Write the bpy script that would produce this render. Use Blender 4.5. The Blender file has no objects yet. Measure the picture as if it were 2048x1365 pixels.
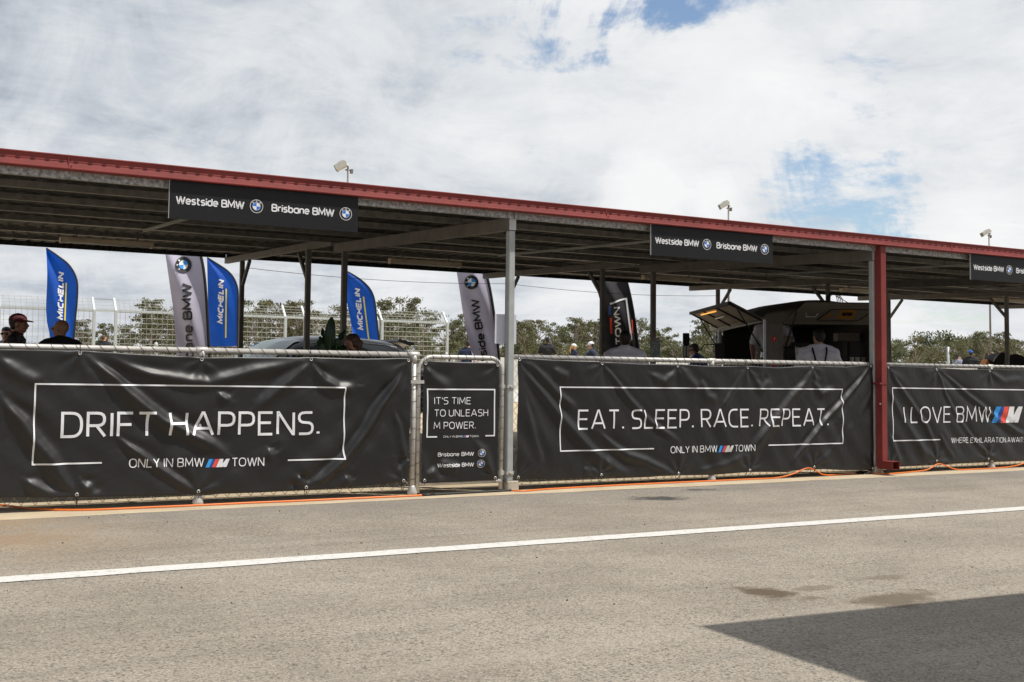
import bpy, math, random
import numpy as np
from mathutils import Vector, Matrix
S = bpy.context.scene
R = math.radians

# ------------------------------------------------------------------ camera
YAW, PITCH, ROLL = 0.52403194, 0.05909436, 0.01009391
CAM = Vector((-5.46429, -9.49558, 1.04493))
FPX = 2335.28
fw = Vector((math.sin(YAW)*math.cos(PITCH), math.cos(YAW)*math.cos(PITCH), math.sin(PITCH)))
rt0 = Vector((math.cos(YAW), -math.sin(YAW), 0)); up0 = rt0.cross(fw)
rt = rt0*math.cos(ROLL) + up0*math.sin(ROLL); up = -rt0*math.sin(ROLL) + up0*math.cos(ROLL)
cd = bpy.data.cameras.new('camera'); cam = bpy.data.objects.new('camera', cd); S.collection.objects.link(cam)
cd.sensor_width = 36; cd.lens = FPX/2048*36; cd.clip_start = 0.1; cd.clip_end = 3000
cd.shift_y = -63.38/2048
cam.matrix_world = Matrix(((rt.x, up.x, -fw.x, CAM.x), (rt.y, up.y, -fw.y, CAM.y), (rt.z, up.z, -fw.z, CAM.z), (0, 0, 0, 1)))
S.camera = cam

def at(px, py, D):                       # a sight line of the photograph, D metres away along the view axis
    d = fw + rt*((px-1024)/FPX) - up*((py-682.5+63.38)/FPX)
    return CAM + d*D

# ------------------------------------------------------------------ light
SUN = Vector((0.40, -0.35, 1.0)).normalized()      # direction towards the sun
w = bpy.data.worlds.new("World"); S.world = w; w.use_nodes = True
def build_world():
    nt = w.node_tree; N = nt.nodes; L = nt.links; N.clear()
    def n(t, **k):
        o = N.new(t)
        for a, b in k.items(): setattr(o, a, b)
        return o
    def math_(op, a, b=None, c=None, clamp=False):
        o = n('ShaderNodeMath', operation=op, use_clamp=clamp)
        for i, v in enumerate((a, b, c)):
            if v is None: continue
            if isinstance(v, (int, float)): o.inputs[i].default_value = v
            else: L.new(v, o.inputs[i])
        return o.outputs[0]
    def ss(v, a, b, lo=0.0, hi=1.0):
        o = n('ShaderNodeMapRange', interpolation_type='SMOOTHSTEP'); L.new(v, o.inputs[0])
        for i, x in zip((1, 2, 3, 4), (a, b, lo, hi)): o.inputs[i].default_value = x
        return o.outputs[0]
    sky = n('ShaderNodeTexSky', sky_type='NISHITA', sun_disc=False)
    sky.sun_elevation = math.asin(SUN.z); sky.sun_rotation = math.atan2(SUN.x, SUN.y); sky.altitude = 50
    sky.dust_density = 0.6; sky.air_density = 1.0
    tc = n('ShaderNodeTexCoord'); sep = n('ShaderNodeSeparateXYZ'); L.new(tc.outputs['Generated'], sep.inputs[0])
    z = math_('ADD', math_('MAXIMUM', sep.outputs[2], 0.0), 0.16)
    comb = n('ShaderNodeCombineXYZ')
    L.new(math_('DIVIDE', sep.outputs[0], z), comb.inputs[0]); L.new(math_('DIVIDE', sep.outputs[1], z), comb.inputs[1])
    def noise(scale, det, rough, off, dist=0.0, vec=comb.outputs[0]):
        m = n('ShaderNodeMapping'); L.new(vec, m.inputs[0]); m.inputs[1].default_value = off
        o = n('ShaderNodeTexNoise'); L.new(m.outputs[0], o.inputs['Vector'])
        o.inputs['Scale'].default_value = scale; o.inputs['Detail'].default_value = det
        o.inputs['Roughness'].default_value = rough; o.inputs['Distortion'].default_value = dist
        return o.outputs['Fac']
    cov = noise(1.1, 9, 0.6, (3.1, 1.7, 0), 0.25)
    fine = noise(5.0, 8, 0.62, (7.3, 2.1, 0), 0.3)
    s3 = noise(8.0, 10, 0.66, (3, 4, 5), 0.6, tc.outputs['Generated'])
    # gaps in the cloud layer, where the blue shows
    holes = None
    for (px, py, rad, st) in ((1480, -40, .05, .22), (1340, -25, .045, .15), (1085, 70, .035, .12), (950, -20, .05, .14), (1190, -10, .045, .14), (1745, 400, .048, .15), (1650, 430, .045, .13), (1870, 395, .05, .10), (1540, 395, .04, .08), (1400, 290, .025, .06), (1700, 150, .03, .08), (1830, 620, .05, .10), (2000, 600, .05, .07), (60, 300, .03, .04)):
        d = (at(px, py, 1)-CAM).normalized()
        vm = n('ShaderNodeVectorMath', operation='DISTANCE'); L.new(tc.outputs['Generated'], vm.inputs[0]); vm.inputs[1].default_value = d
        wob = math_('ADD', vm.outputs['Value'], math_('MULTIPLY', math_('SUBTRACT', s3, 0.5), 0.16))
        h = ss(wob, 0.0, rad*1.7, st, 0.0)
        holes = h if holes is None else math_('ADD', holes, h)
    c = math_('ADD', math_('MULTIPLY', cov, 0.50), math_('MULTIPLY', fine, 0.50))
    c = math_('SUBTRACT', c, holes)
    mask = ss(c, 0.215, 0.40)
    # shade of the clouds: bright tops, grey-blue bellies
    s1 = noise(0.9, 5, 0.5, (11.4, 5.2, 0), 0.2); s2 = noise(2.4, 10, 0.66, (2.0, 9.2, 0), 0.35)
    left = ss(sep.outputs[0], -0.15, 0.75, -0.035, 0.045)
    sh = math_('ADD', math_('ADD', math_('MULTIPLY', s1, 0.34), math_('MULTIPLY', s2, 0.44)), math_('MULTIPLY', s3, 0.36))
    sh = math_('ADD', sh, left)
    # a few denser cumulus heads low over the trees
    cum = None
    for (px, py, rad, st) in ((1310, 395, .040, .19), (1420, 415, .035, .17), (800, 560, .05, .10), (1160, 650, .05, .10), (1250, 130, .10, .05), (1750, 150, .2, .03), (1990, 420, .06, .09), (1800, 590, .06, .08)):
        d = (at(px, py, 1)-CAM).normalized()
        vm = n('ShaderNodeVectorMath', operation='DISTANCE'); L.new(tc.outputs['Generated'], vm.inputs[0]); vm.inputs[1].default_value = d
        wob = math_('ADD', vm.outputs['Value'], math_('MULTIPLY', math_('SUBTRACT', s3, 0.5), 0.09))
        h = ss(wob, rad*0.45, rad*1.25, st, 0.0)
        cum = h if cum is None else math_('ADD', cum, h)
    sh = math_('ADD', sh, cum)
    cr = n('ShaderNodeValToRGB'); L.new(sh, cr.inputs[0])
    e = cr.color_ramp.elements
    e[0].position = 0.45; e[0].color = (0.40, 0.45, 0.52, 1)
    e[1].position = 0.83; e[1].color = (0.93, 0.935, 0.94, 1)
    k = e.new(0.52); k.color = (0.56, 0.60, 0.655, 1)
    k = e.new(0.60); k.color = (0.72, 0.75, 0.785, 1)
    k = e.new(0.70); k.color = (0.84, 0.855, 0.87, 1)
    cl = n('ShaderNodeVectorMath', operation='SCALE'); L.new(cr.outputs[0], cl.inputs[0]); cl.inputs['Scale'].default_value = 10.0
    sk = n('ShaderNodeVectorMath', operation='MULTIPLY'); L.new(sky.outputs[0], sk.inputs[0]); sk.inputs[1].default_value = (1.30, 1.30, 1.30)
    mx = n('ShaderNodeMix', data_type='RGBA'); L.new(mask, mx.inputs[0]); L.new(sk.outputs[0], mx.inputs[6]); L.new(cl.outputs[0], mx.inputs[7])
    bg = n('ShaderNodeBackground'); L.new(mx.outputs[2], bg.inputs[0]); bg.inputs[1].default_value = 0.1
    out = n('ShaderNodeOutputWorld'); L.new(bg.outputs[0], out.inputs[0])
build_world()
sd = bpy.data.lights.new('sun', 'SUN'); sd.energy = 4.6; sd.angle = R(0.6); sd.color = (1.0, 0.955, 0.88)
so = bpy.data.objects.new('sun', sd); S.collection.objects.link(so)
so.rotation_euler = (-SUN).to_track_quat('-Z', 'Y').to_euler()
S.view_settings.view_transform = 'Standard'; S.view_settings.look = 'None'; S.view_settings.gamma = 1
S.view_settings.use_curve_mapping = False; S.view_settings.exposure = 0.0

# ------------------------------------------------------------------ materials
def mat(name, col, rough=0.6, metal=0.0, var=0.0, vscale=8.0, bump=0.0, bscale=40.0, col2=None, spec=None, objrand=0.0, island=0.0, detail=6, trans=None, thr=None, alpha=None, emis=None):
    m = bpy.data.materials.new(name); m.use_nodes = True
    nt = m.node_tree; N = nt.nodes; L = nt.links; b = N['Principled BSDF']
    b.inputs['Base Color'].default_value = (*col, 1); b.inputs['Roughness'].default_value = rough; b.inputs['Metallic'].default_value = metal
    if spec is not None: b.inputs['Specular IOR Level'].default_value = spec
    tc = N.new('ShaderNodeTexCoord')
    src = None
    if var or col2:
        no = N.new('ShaderNodeTexNoise'); L.new(tc.outputs['Object'], no.inputs['Vector'])
        no.inputs['Scale'].default_value = vscale; no.inputs['Detail'].default_value = detail; no.inputs['Roughness'].default_value = 0.6
        mr = N.new('ShaderNodeMapRange'); L.new(no.outputs['Fac'], mr.inputs[0])
        a, c = thr if thr else (0.3, 0.7)
        mr.inputs[1].default_value = a; mr.inputs[2].default_value = c
        mx = N.new('ShaderNodeMix'); mx.data_type = 'RGBA'; L.new(mr.outputs[0], mx.inputs[0])
        c2 = col2 if col2 else tuple(min(1, x*(1+var)) for x in col)
        c1 = col if col2 else tuple(x*(1-var) for x in col)
        mx.inputs[6].default_value = (*c1, 1); mx.inputs[7].default_value = (*c2, 1)
        src = mx.outputs[2]
    if objrand or island:
        if src is None:
            rgb = N.new('ShaderNodeRGB'); rgb.outputs[0].default_value = (*col, 1); src = rgb.outputs[0]
        hs = N.new('ShaderNodeHueSaturation'); L.new(src, hs.inputs['Color'])
        mr = N.new('ShaderNodeMapRange')
        if island:
            g = N.new('ShaderNodeNewGeometry'); L.new(g.outputs['Random Per Island'], mr.inputs[0]); a = island
        else:
            g = N.new('ShaderNodeObjectInfo'); L.new(g.outputs['Random'], mr.inputs[0]); a = objrand
        mr.inputs[3].default_value = 1-a; mr.inputs[4].default_value = 1+a
        L.new(mr.outputs[0], hs.inputs['Value']); src = hs.outputs[0]
        if island and objrand:
            g2 = N.new('ShaderNodeObjectInfo'); m2 = N.new('ShaderNodeMapRange'); L.new(g2.outputs['Random'], m2.inputs[0])
            m2.inputs[3].default_value = 0.5-objrand*0.07; m2.inputs[4].default_value = 0.5+objrand*0.06; L.new(m2.outputs[0], hs.inputs['Hue'])
    if src is not None: L.new(src, b.inputs['Base Color'])
    if bump:
        no = N.new('ShaderNodeTexNoise'); L.new(tc.outputs['Object'], no.inputs['Vector']); no.inputs['Scale'].default_value = bscale; no.inputs['Detail'].default_value = 5
        bp = N.new('ShaderNodeBump'); bp.inputs['Strength'].default_value = bump; bp.inputs['Distance'].default_value = 0.01
        L.new(no.outputs['Fac'], bp.inputs['Height']); L.new(bp.outputs[0], b.inputs['Normal'])
    if trans:
        t = N.new('ShaderNodeBsdfTranslucent'); t.inputs[0].default_value = (*[min(1, x*1.6) for x in col], 1)
        if src is not None: L.new(src, t.inputs[0])
        ms = N.new('ShaderNodeMixShader'); ms.inputs[0].default_value = trans
        L.new(b.outputs[0], ms.inputs[1]); L.new(t.outputs[0], ms.inputs[2]); L.new(ms.outputs[0], N['Material Output'].inputs[0])
    if alpha is not None: b.inputs['Transmission Weight'].default_value = alpha; b.inputs['IOR'].default_value = 1.45
    if emis: b.inputs['Emission Color'].default_value = (*emis[:3], 1); b.inputs['Emission Strength'].default_value = emis[3]
    return m
M = {}
M['banner'] = mat('banner_vinyl', (0.009, 0.0086, 0.009), 0.46, var=0.25, vscale=3, bump=0.10, bscale=22, spec=0.55)
M['print'] = mat('white_print', (0.74, 0.74, 0.76), 0.5)
M['sign'] = mat('sign_board', (0.010, 0.0095, 0.0105), 0.5, var=0.15, vscale=5, bump=0.04, bscale=120, spec=0.28)
M['pblue'] = mat('print_blue', (0.02, 0.17, 0.66), 0.5)
M['pcyan'] = mat('print_light_blue', (0.03, 0.30, 0.75), 0.5)
M['pdark'] = mat('print_dark_blue', (0.015, 0.06, 0.27), 0.5)
M['pred'] = mat('print_red', (0.75, 0.07, 0.03), 0.5)
M['pblack'] = mat('print_black', (0.012, 0.012, 0.014), 0.5)
M['pyellow'] = mat('print_yellow', (0.80, 0.68, 0.03), 0.6)
M['red'] = mat('gutter_red', (0.205, 0.036, 0.032), 0.55, spec=0.3, var=0.2, vscale=2.5, bump=0.03, bscale=30)
M['galv'] = mat('galvanised', (0.16, 0.158, 0.155), 0.5, metal=0.35, col2=(0.62, 0.61, 0.60), vscale=32, bump=0.05, bscale=60, thr=(0.35, 0.68))
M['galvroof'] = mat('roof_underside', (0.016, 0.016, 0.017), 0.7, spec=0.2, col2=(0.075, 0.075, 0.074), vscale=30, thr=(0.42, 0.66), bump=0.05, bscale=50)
M['purlin'] = mat('purlin_steel', (0.22, 0.205, 0.19), 0.5, metal=0.4, var=0.3, vscale=14)
M['post'] = mat('post_steel', (0.37, 0.385, 0.38), 0.55, metal=0.15, var=0.13, vscale=9, bump=0.03)
M['rafter'] = mat('rafter_steel', (0.175, 0.160, 0.148), 0.6, metal=0.15, var=0.22, vscale=5, bump=0.03)
M['cap'] = mat('post_cap', (0.50, 0.49, 0.50), 0.5, metal=0.1, var=0.1)
M['pipe'] = mat('fence_pipe', (0.52, 0.50, 0.475), 0.5, metal=0.35, var=0.14, vscale=16, bump=0.06, bscale=70)
M['wire'] = mat('fence_wire', (0.42, 0.40, 0.37), 0.45, metal=0.5, var=0.2)
M['dwire'] = mat('lacing_wire', (0.07, 0.065, 0.06), 0.6)
M['concrete'] = mat('concrete_block', (0.42, 0.38, 0.31), 0.9, var=0.22, vscale=14, bump=0.4, bscale=50)
M['eyelet'] = mat('eyelet_metal', (0.68, 0.66, 0.62), 0.3, metal=0.7)
M['tie'] = mat('black_tie', (0.012, 0.012, 0.012), 0.6)
M['orange'] = mat('orange_cable', (0.78, 0.17, 0.015), 0.4)
M['batten'] = mat('light_batten', (0.80, 0.66, 0.50), 0.6, var=0.2, vscale=6)
M['tube'] = mat('lamp_tube', (0.72, 0.70, 0.66), 0.3)
M['fblue'] = mat('flag_blue', (0.003, 0.085, 0.50), 0.7, var=0.12, vscale=3, trans=0.35)
M['fwhite'] = mat('flag_white', (0.50, 0.47, 0.58), 0.7, var=0.06, vscale=3, trans=0.12)
M['fblack'] = mat('flag_black', (0.016, 0.014, 0.018), 0.75, var=0.4, vscale=4)
M['fdark'] = mat('flag_sleeve', (0.015, 0.015, 0.016), 0.7)
M['whitepaint'] = mat('white_steel', (0.46, 0.50, 0.50), 0.5, var=0.08, metal=0.1)
M['mesh'] = mat('welded_mesh', (0.40, 0.40, 0.37), 0.5, metal=0.3)
M['leaf'] = mat('gum_leaves', (0.115, 0.122, 0.05), 0.6, col2=(0.165, 0.155, 0.078), vscale=0.4, trans=0.3, island=0.45, objrand=0.35)
M['leafdark'] = mat('dark_leaves', (0.055, 0.075, 0.032), 0.6, col2=(0.10, 0.115, 0.05), vscale=0.5, trans=0.25, island=0.4, objrand=0.35)
M['bark'] = mat('gum_bark', (0.33, 0.29, 0.24), 0.85, var=0.35, vscale=5)
M['plantleaf'] = mat('plant_leaf', (0.02, 0.055, 0.022), 0.4, var=0.3, vscale=6, trans=0.15)
M['plantrib'] = mat('leaf_rib', (0.16, 0.22, 0.08), 0.5)
M['pot'] = mat('plant_pot', (0.03, 0.03, 0.032), 0.5)
M['carpaint'] = mat('car_paint', (0.035, 0.037, 0.042), 0.22, metal=0.5, spec=0.7)
M['carblue'] = mat('car_blue_film', (0.01, 0.06, 0.35), 0.3)
M['carglass'] = mat('car_glass', (0.09, 0.13, 0.13), 0.05, spec=1.0)
M['tyre'] = mat('tyre', (0.015, 0.015, 0.015), 0.85)
M['rim'] = mat('wheel_rim', (0.45, 0.45, 0.46), 0.3, metal=0.8)
M['lamp'] = mat('lamp_lens', (0.7, 0.72, 0.72), 0.15)
M['taillamp'] = mat('tail_lamp', (0.4, 0.01, 0.01), 0.2)
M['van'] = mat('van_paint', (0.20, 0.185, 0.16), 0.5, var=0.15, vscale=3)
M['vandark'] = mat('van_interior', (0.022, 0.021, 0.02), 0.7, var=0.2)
M['valu'] = mat('van_aluminium', (0.55, 0.56, 0.58), 0.35, metal=0.8, var=0.1)
M['vpanel'] = mat('hatch_lining', (0.28, 0.225, 0.17), 0.6, var=0.2, vscale=2)
M['stainless'] = mat('stainless_steel', (0.55, 0.54, 0.52), 0.25, metal=0.9)
M['plastic'] = mat('clear_plastic', (0.55, 0.55, 0.56), 0.25)
M['plate'] = mat('yellow_plate', (0.42, 0.19, 0.02), 0.5)
M['redsticker'] = mat('red_sticker', (0.62, 0.03, 0.03), 0.5)
M['stripled'] = mat('led_strip', (1, 0.5, 0.12), 0.5, emis=(1.0, 0.48, 0.10, 1.1))
M['board'] = mat('menu_board', (0.06, 0.06, 0.063), 0.6)
M['paper'] = mat('paper', (0.66, 0.66, 0.74), 0.8, trans=0.2)
M['poster'] = mat('poster', (0.16, 0.24, 0.25), 0.4, col2=(0.42, 0.44, 0.42), vscale=14, thr=(0.45, 0.6))
M['canvas'] = mat('black_canvas', (0.012, 0.012, 0.014), 0.8)
M['greencanvas'] = mat('green_canvas', (0.02, 0.06, 0.035), 0.8)
M['orangecanvas'] = mat('orange_canvas', (0.55, 0.20, 0.04), 0.7)
M['skin'] = mat('skin', (0.50, 0.27, 0.19), 0.55, var=0.06)
M['skintan'] = mat('skin_tanned', (0.40, 0.20, 0.13), 0.55, var=0.06)
M['hairdark'] = mat('hair_dark', (0.018, 0.013, 0.010), 0.55, var=0.3, vscale=40, bump=0.4, bscale=90)
M['hairbrown'] = mat('hair_brown', (0.07, 0.035, 0.02), 0.5, var=0.3, vscale=40, bump=0.4, bscale=90)
M['hairblond'] = mat('hair_blond', (0.55, 0.30, 0.10), 0.5, var=0.25, vscale=40, bump=0.4, bscale=90)
M['hairgrey'] = mat('hair_grey', (0.06, 0.055, 0.05), 0.6, var=0.4, vscale=40, bump=0.4, bscale=90)
M['eyewhite'] = mat('eye', (0.05, 0.035, 0.03), 0.2)
M['lip'] = mat('lips', (0.38, 0.14, 0.11), 0.5)
for k, c in dict(cblack=(0.014, 0.014, 0.016), cnavy=(0.012, 0.018, 0.05), cgrey=(0.62, 0.60, 0.67), clilac=(0.80, 0.78, 0.88), cmaroon=(0.10, 0.018, 0.025), cred=(0.22, 0.01, 0.015),
                 cwhite=(0.78, 0.78, 0.80), cblue=(0.01, 0.05, 0.28), croyal=(0.02, 0.09, 0.42), cgreyblue=(0.28, 0.30, 0.38), cdark=(0.03, 0.026, 0.03), cjeans=(0.03, 0.04, 0.07), cstone=(0.25, 0.22, 0.17)).items():
    M[k] = mat('cloth_'+k[1:], c, 0.85, var=0.1, vscale=12, bump=0.25, bscale=18)
M['lens'] = mat('dark_lens', (0.01, 0.01, 0.012), 0.1)
M['ylens'] = mat('yellow_lens', (0.5, 0.36, 0.03), 0.15)
M['barrier'] = mat('barrier_white', (0.60, 0.60, 0.57), 0.7, var=0.12)

def ground_mat():
    m = bpy.data.materials.new('asphalt'); m.use_nodes = True
    nt = m.node_tree; N = nt.nodes; L = nt.links; b = N['Principled BSDF']; b.inputs['Roughness'].default_value = 0.9
    g = N.new('ShaderNodeNewGeometry'); P = g.outputs['Position']
    def noise(s, d=4, r=0.6, dist=0):
        o = N.new('ShaderNodeTexNoise'); L.new(P, o.inputs['Vector']); o.inputs['Scale'].default_value = s; o.inputs['Detail'].default_value = d; o.inputs['Roughness'].default_value = r; o.inputs['Distortion'].default_value = dist
        return o.outputs['Fac']
    def mr(v, a, b_, lo=0, hi=1):
        o = N.new('ShaderNodeMapRange'); o.interpolation_type = 'SMOOTHSTEP'; L.new(v, o.inputs[0])
        for i, x in zip((1, 2, 3, 4), (a, b_, lo, hi)): o.inputs[i].default_value = x
        return o.outputs[0]
    def mix(f, a, b_, t='MIX'):
        o = N.new('ShaderNodeMix'); o.data_type = 'RGBA'; o.blend_type = t
        for i, v in ((0, f), (6, a), (7, b_)):
            if isinstance(v, tuple): o.inputs[i].default_value = (*v, 1)
            elif isinstance(v, float): o.inputs[i].default_value = v
            else: L.new(v, o.inputs[i])
        return o.outputs[2]
    def mth(op, a, b_):
        o = N.new('ShaderNodeMath'); o.operation = op
        for i, v in enumerate((a, b_)):
            if isinstance(v, (int, float)): o.inputs[i].default_value = v
            else: L.new(v, o.inputs[i])
        return o.outputs[0]
    base = mix(mr(noise(0.8, 5), 0.35, 0.65), (0.262, 0.226, 0.180), (0.345, 0.302, 0.246))
    # stone chips of the seal
    vo = N.new('ShaderNodeTexVoronoi'); L.new(P, vo.inputs['Vector']); vo.inputs['Scale'].default_value = 110
    base = mix(mr(vo.outputs['Distance'], 0.38, 0.75, 0.0, 0.55), base, (0.12, 0.104, 0.086))
    vo2 = N.new('ShaderNodeTexVoronoi'); L.new(P, vo2.inputs['Vector']); vo2.inputs['Scale'].default_value = 120
    sp = N.new('ShaderNodeSeparateColor'); L.new(vo2.outputs['Color'], sp.inputs[0])
    base = mix(mr(sp.outputs[0], 0.88, 0.95, 0.0, 0.40), base, (0.48, 0.44, 0.37))
    base = mix(mr(sp.outputs[1], 0.87, 0.93, 0.0, 0.65), base, (0.09, 0.08, 0.068))
    base = mix(mr(noise(30, 5, .65), 0.57, 0.65, 0, 0.75), base, (0.085, 0.075, 0.063))
    base = mix(mr(noise(1.7, 8, .7), 0.52, 0.70, 0, 0.28), base, (0.13, 0.115, 0.095))
    mp = N.new('ShaderNodeMapping'); L.new(P, mp.inputs[0]); mp.inputs[3].default_value = (0.12, 2.6, 1)
    st_ = N.new('ShaderNodeTexNoise'); L.new(mp.outputs[0], st_.inputs['Vector']); st_.inputs['Scale'].default_value = 1.0; st_.inputs['Detail'].default_value = 7; st_.inputs['Roughness'].default_value = .62
    base = mix(mr(st_.outputs['Fac'], 0.52, 0.66, 0, 0.24), base, (0.12, 0.108, 0.094))
    base = mix(mr(st_.outputs['Fac'], 0.46, 0.36, 0, 0.22), base, (0.36, 0.32, 0.265))
    sepx = N.new('ShaderNodeSeparateXYZ'); L.new(P, sepx.inputs[0])
    # greyer strip by the kerb, dust drifted over the left
    base = mix(mr(sepx.outputs[1], -1.6, -0.3, 0, 0.35), base, (0.14, 0.132, 0.125))
    # tan dust
    dst = mth('MULTIPLY', mr(sepx.outputs[0], -3.2, -4.6), mr(sepx.outputs[1], -3.4, -1.2))
    base = mix(mth('MULTIPLY', dst, mr(noise(2.0, 4), 0.3, 0.7, 0.2, 0.75)), base, (0.30, 0.21, 0.125))
    vo3 = N.new('ShaderNodeTexVoronoi'); L.new(P, vo3.inputs['Vector']); vo3.inputs['Scale'].default_value = 46
    sp3 = N.new('ShaderNodeSeparateColor'); L.new(vo3.outputs['Color'], sp3.inputs[0])
    pit = mth('MULTIPLY', mr(sp3.outputs[2], 0.80, 0.84), mr(vo3.outputs['Distance'], 0.45, 0.15))
    base = mix(mth('MULTIPLY', pit, mr(noise(1.3, 5), 0.40, 0.62, 0.25, 0.85)), base, (0.07, 0.062, 0.052))
    # two soft cast shadows painted in as dark ovals, then damp patches
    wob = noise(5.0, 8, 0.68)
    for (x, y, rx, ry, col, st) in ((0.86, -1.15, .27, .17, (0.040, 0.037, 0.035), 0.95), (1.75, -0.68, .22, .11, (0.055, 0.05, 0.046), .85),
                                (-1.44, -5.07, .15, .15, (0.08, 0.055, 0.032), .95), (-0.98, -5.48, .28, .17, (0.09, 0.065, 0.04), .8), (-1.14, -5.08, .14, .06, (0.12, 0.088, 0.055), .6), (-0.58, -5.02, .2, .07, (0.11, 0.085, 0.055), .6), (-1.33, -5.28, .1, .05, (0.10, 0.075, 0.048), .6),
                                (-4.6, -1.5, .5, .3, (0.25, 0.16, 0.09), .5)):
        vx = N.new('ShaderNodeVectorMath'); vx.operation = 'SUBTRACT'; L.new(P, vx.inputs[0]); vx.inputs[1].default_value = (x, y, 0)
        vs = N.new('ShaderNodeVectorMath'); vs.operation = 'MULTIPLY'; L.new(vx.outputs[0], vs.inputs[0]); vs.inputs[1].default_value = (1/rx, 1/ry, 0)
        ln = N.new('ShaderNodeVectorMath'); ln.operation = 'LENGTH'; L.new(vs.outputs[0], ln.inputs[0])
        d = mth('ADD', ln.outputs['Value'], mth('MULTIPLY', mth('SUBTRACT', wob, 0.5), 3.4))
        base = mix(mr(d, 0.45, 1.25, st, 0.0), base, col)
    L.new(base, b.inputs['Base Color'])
    bp = N.new('ShaderNodeBump'); bp.inputs['Strength'].default_value = 0.5; bp.inputs['Distance'].default_value = 0.006
    h = mth('SUBTRACT', noise(60, 3), vo.outputs['Distance'])
    L.new(h, bp.inputs['Height']); L.new(bp.outputs[0], b.inputs['Normal'])
    return m
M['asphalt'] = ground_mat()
M['slab'] = mat('concrete_slab', (0.40, 0.32, 0.215), 0.9, col2=(0.53, 0.435, 0.30), vscale=2.5, bump=0.25, bscale=70)
M['line'] = mat('line_paint', (0.34, 0.315, 0.275), 0.9, col2=(0.56, 0.55, 0.525), vscale=22, thr=(0.30, 0.45), bump=0.3, bscale=90)
M['field'] = mat('paddock', (0.20, 0.19, 0.15), 0.95, col2=(0.30, 0.25, 0.15), vscale=0.05, detail=8, bump=0.2)
M['hill'] = mat('dry_grass', (0.26, 0.21, 0.11), 0.95, col2=(0.14, 0.13, 0.07), vscale=0.03, detail=8, bump=0.2)

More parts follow.
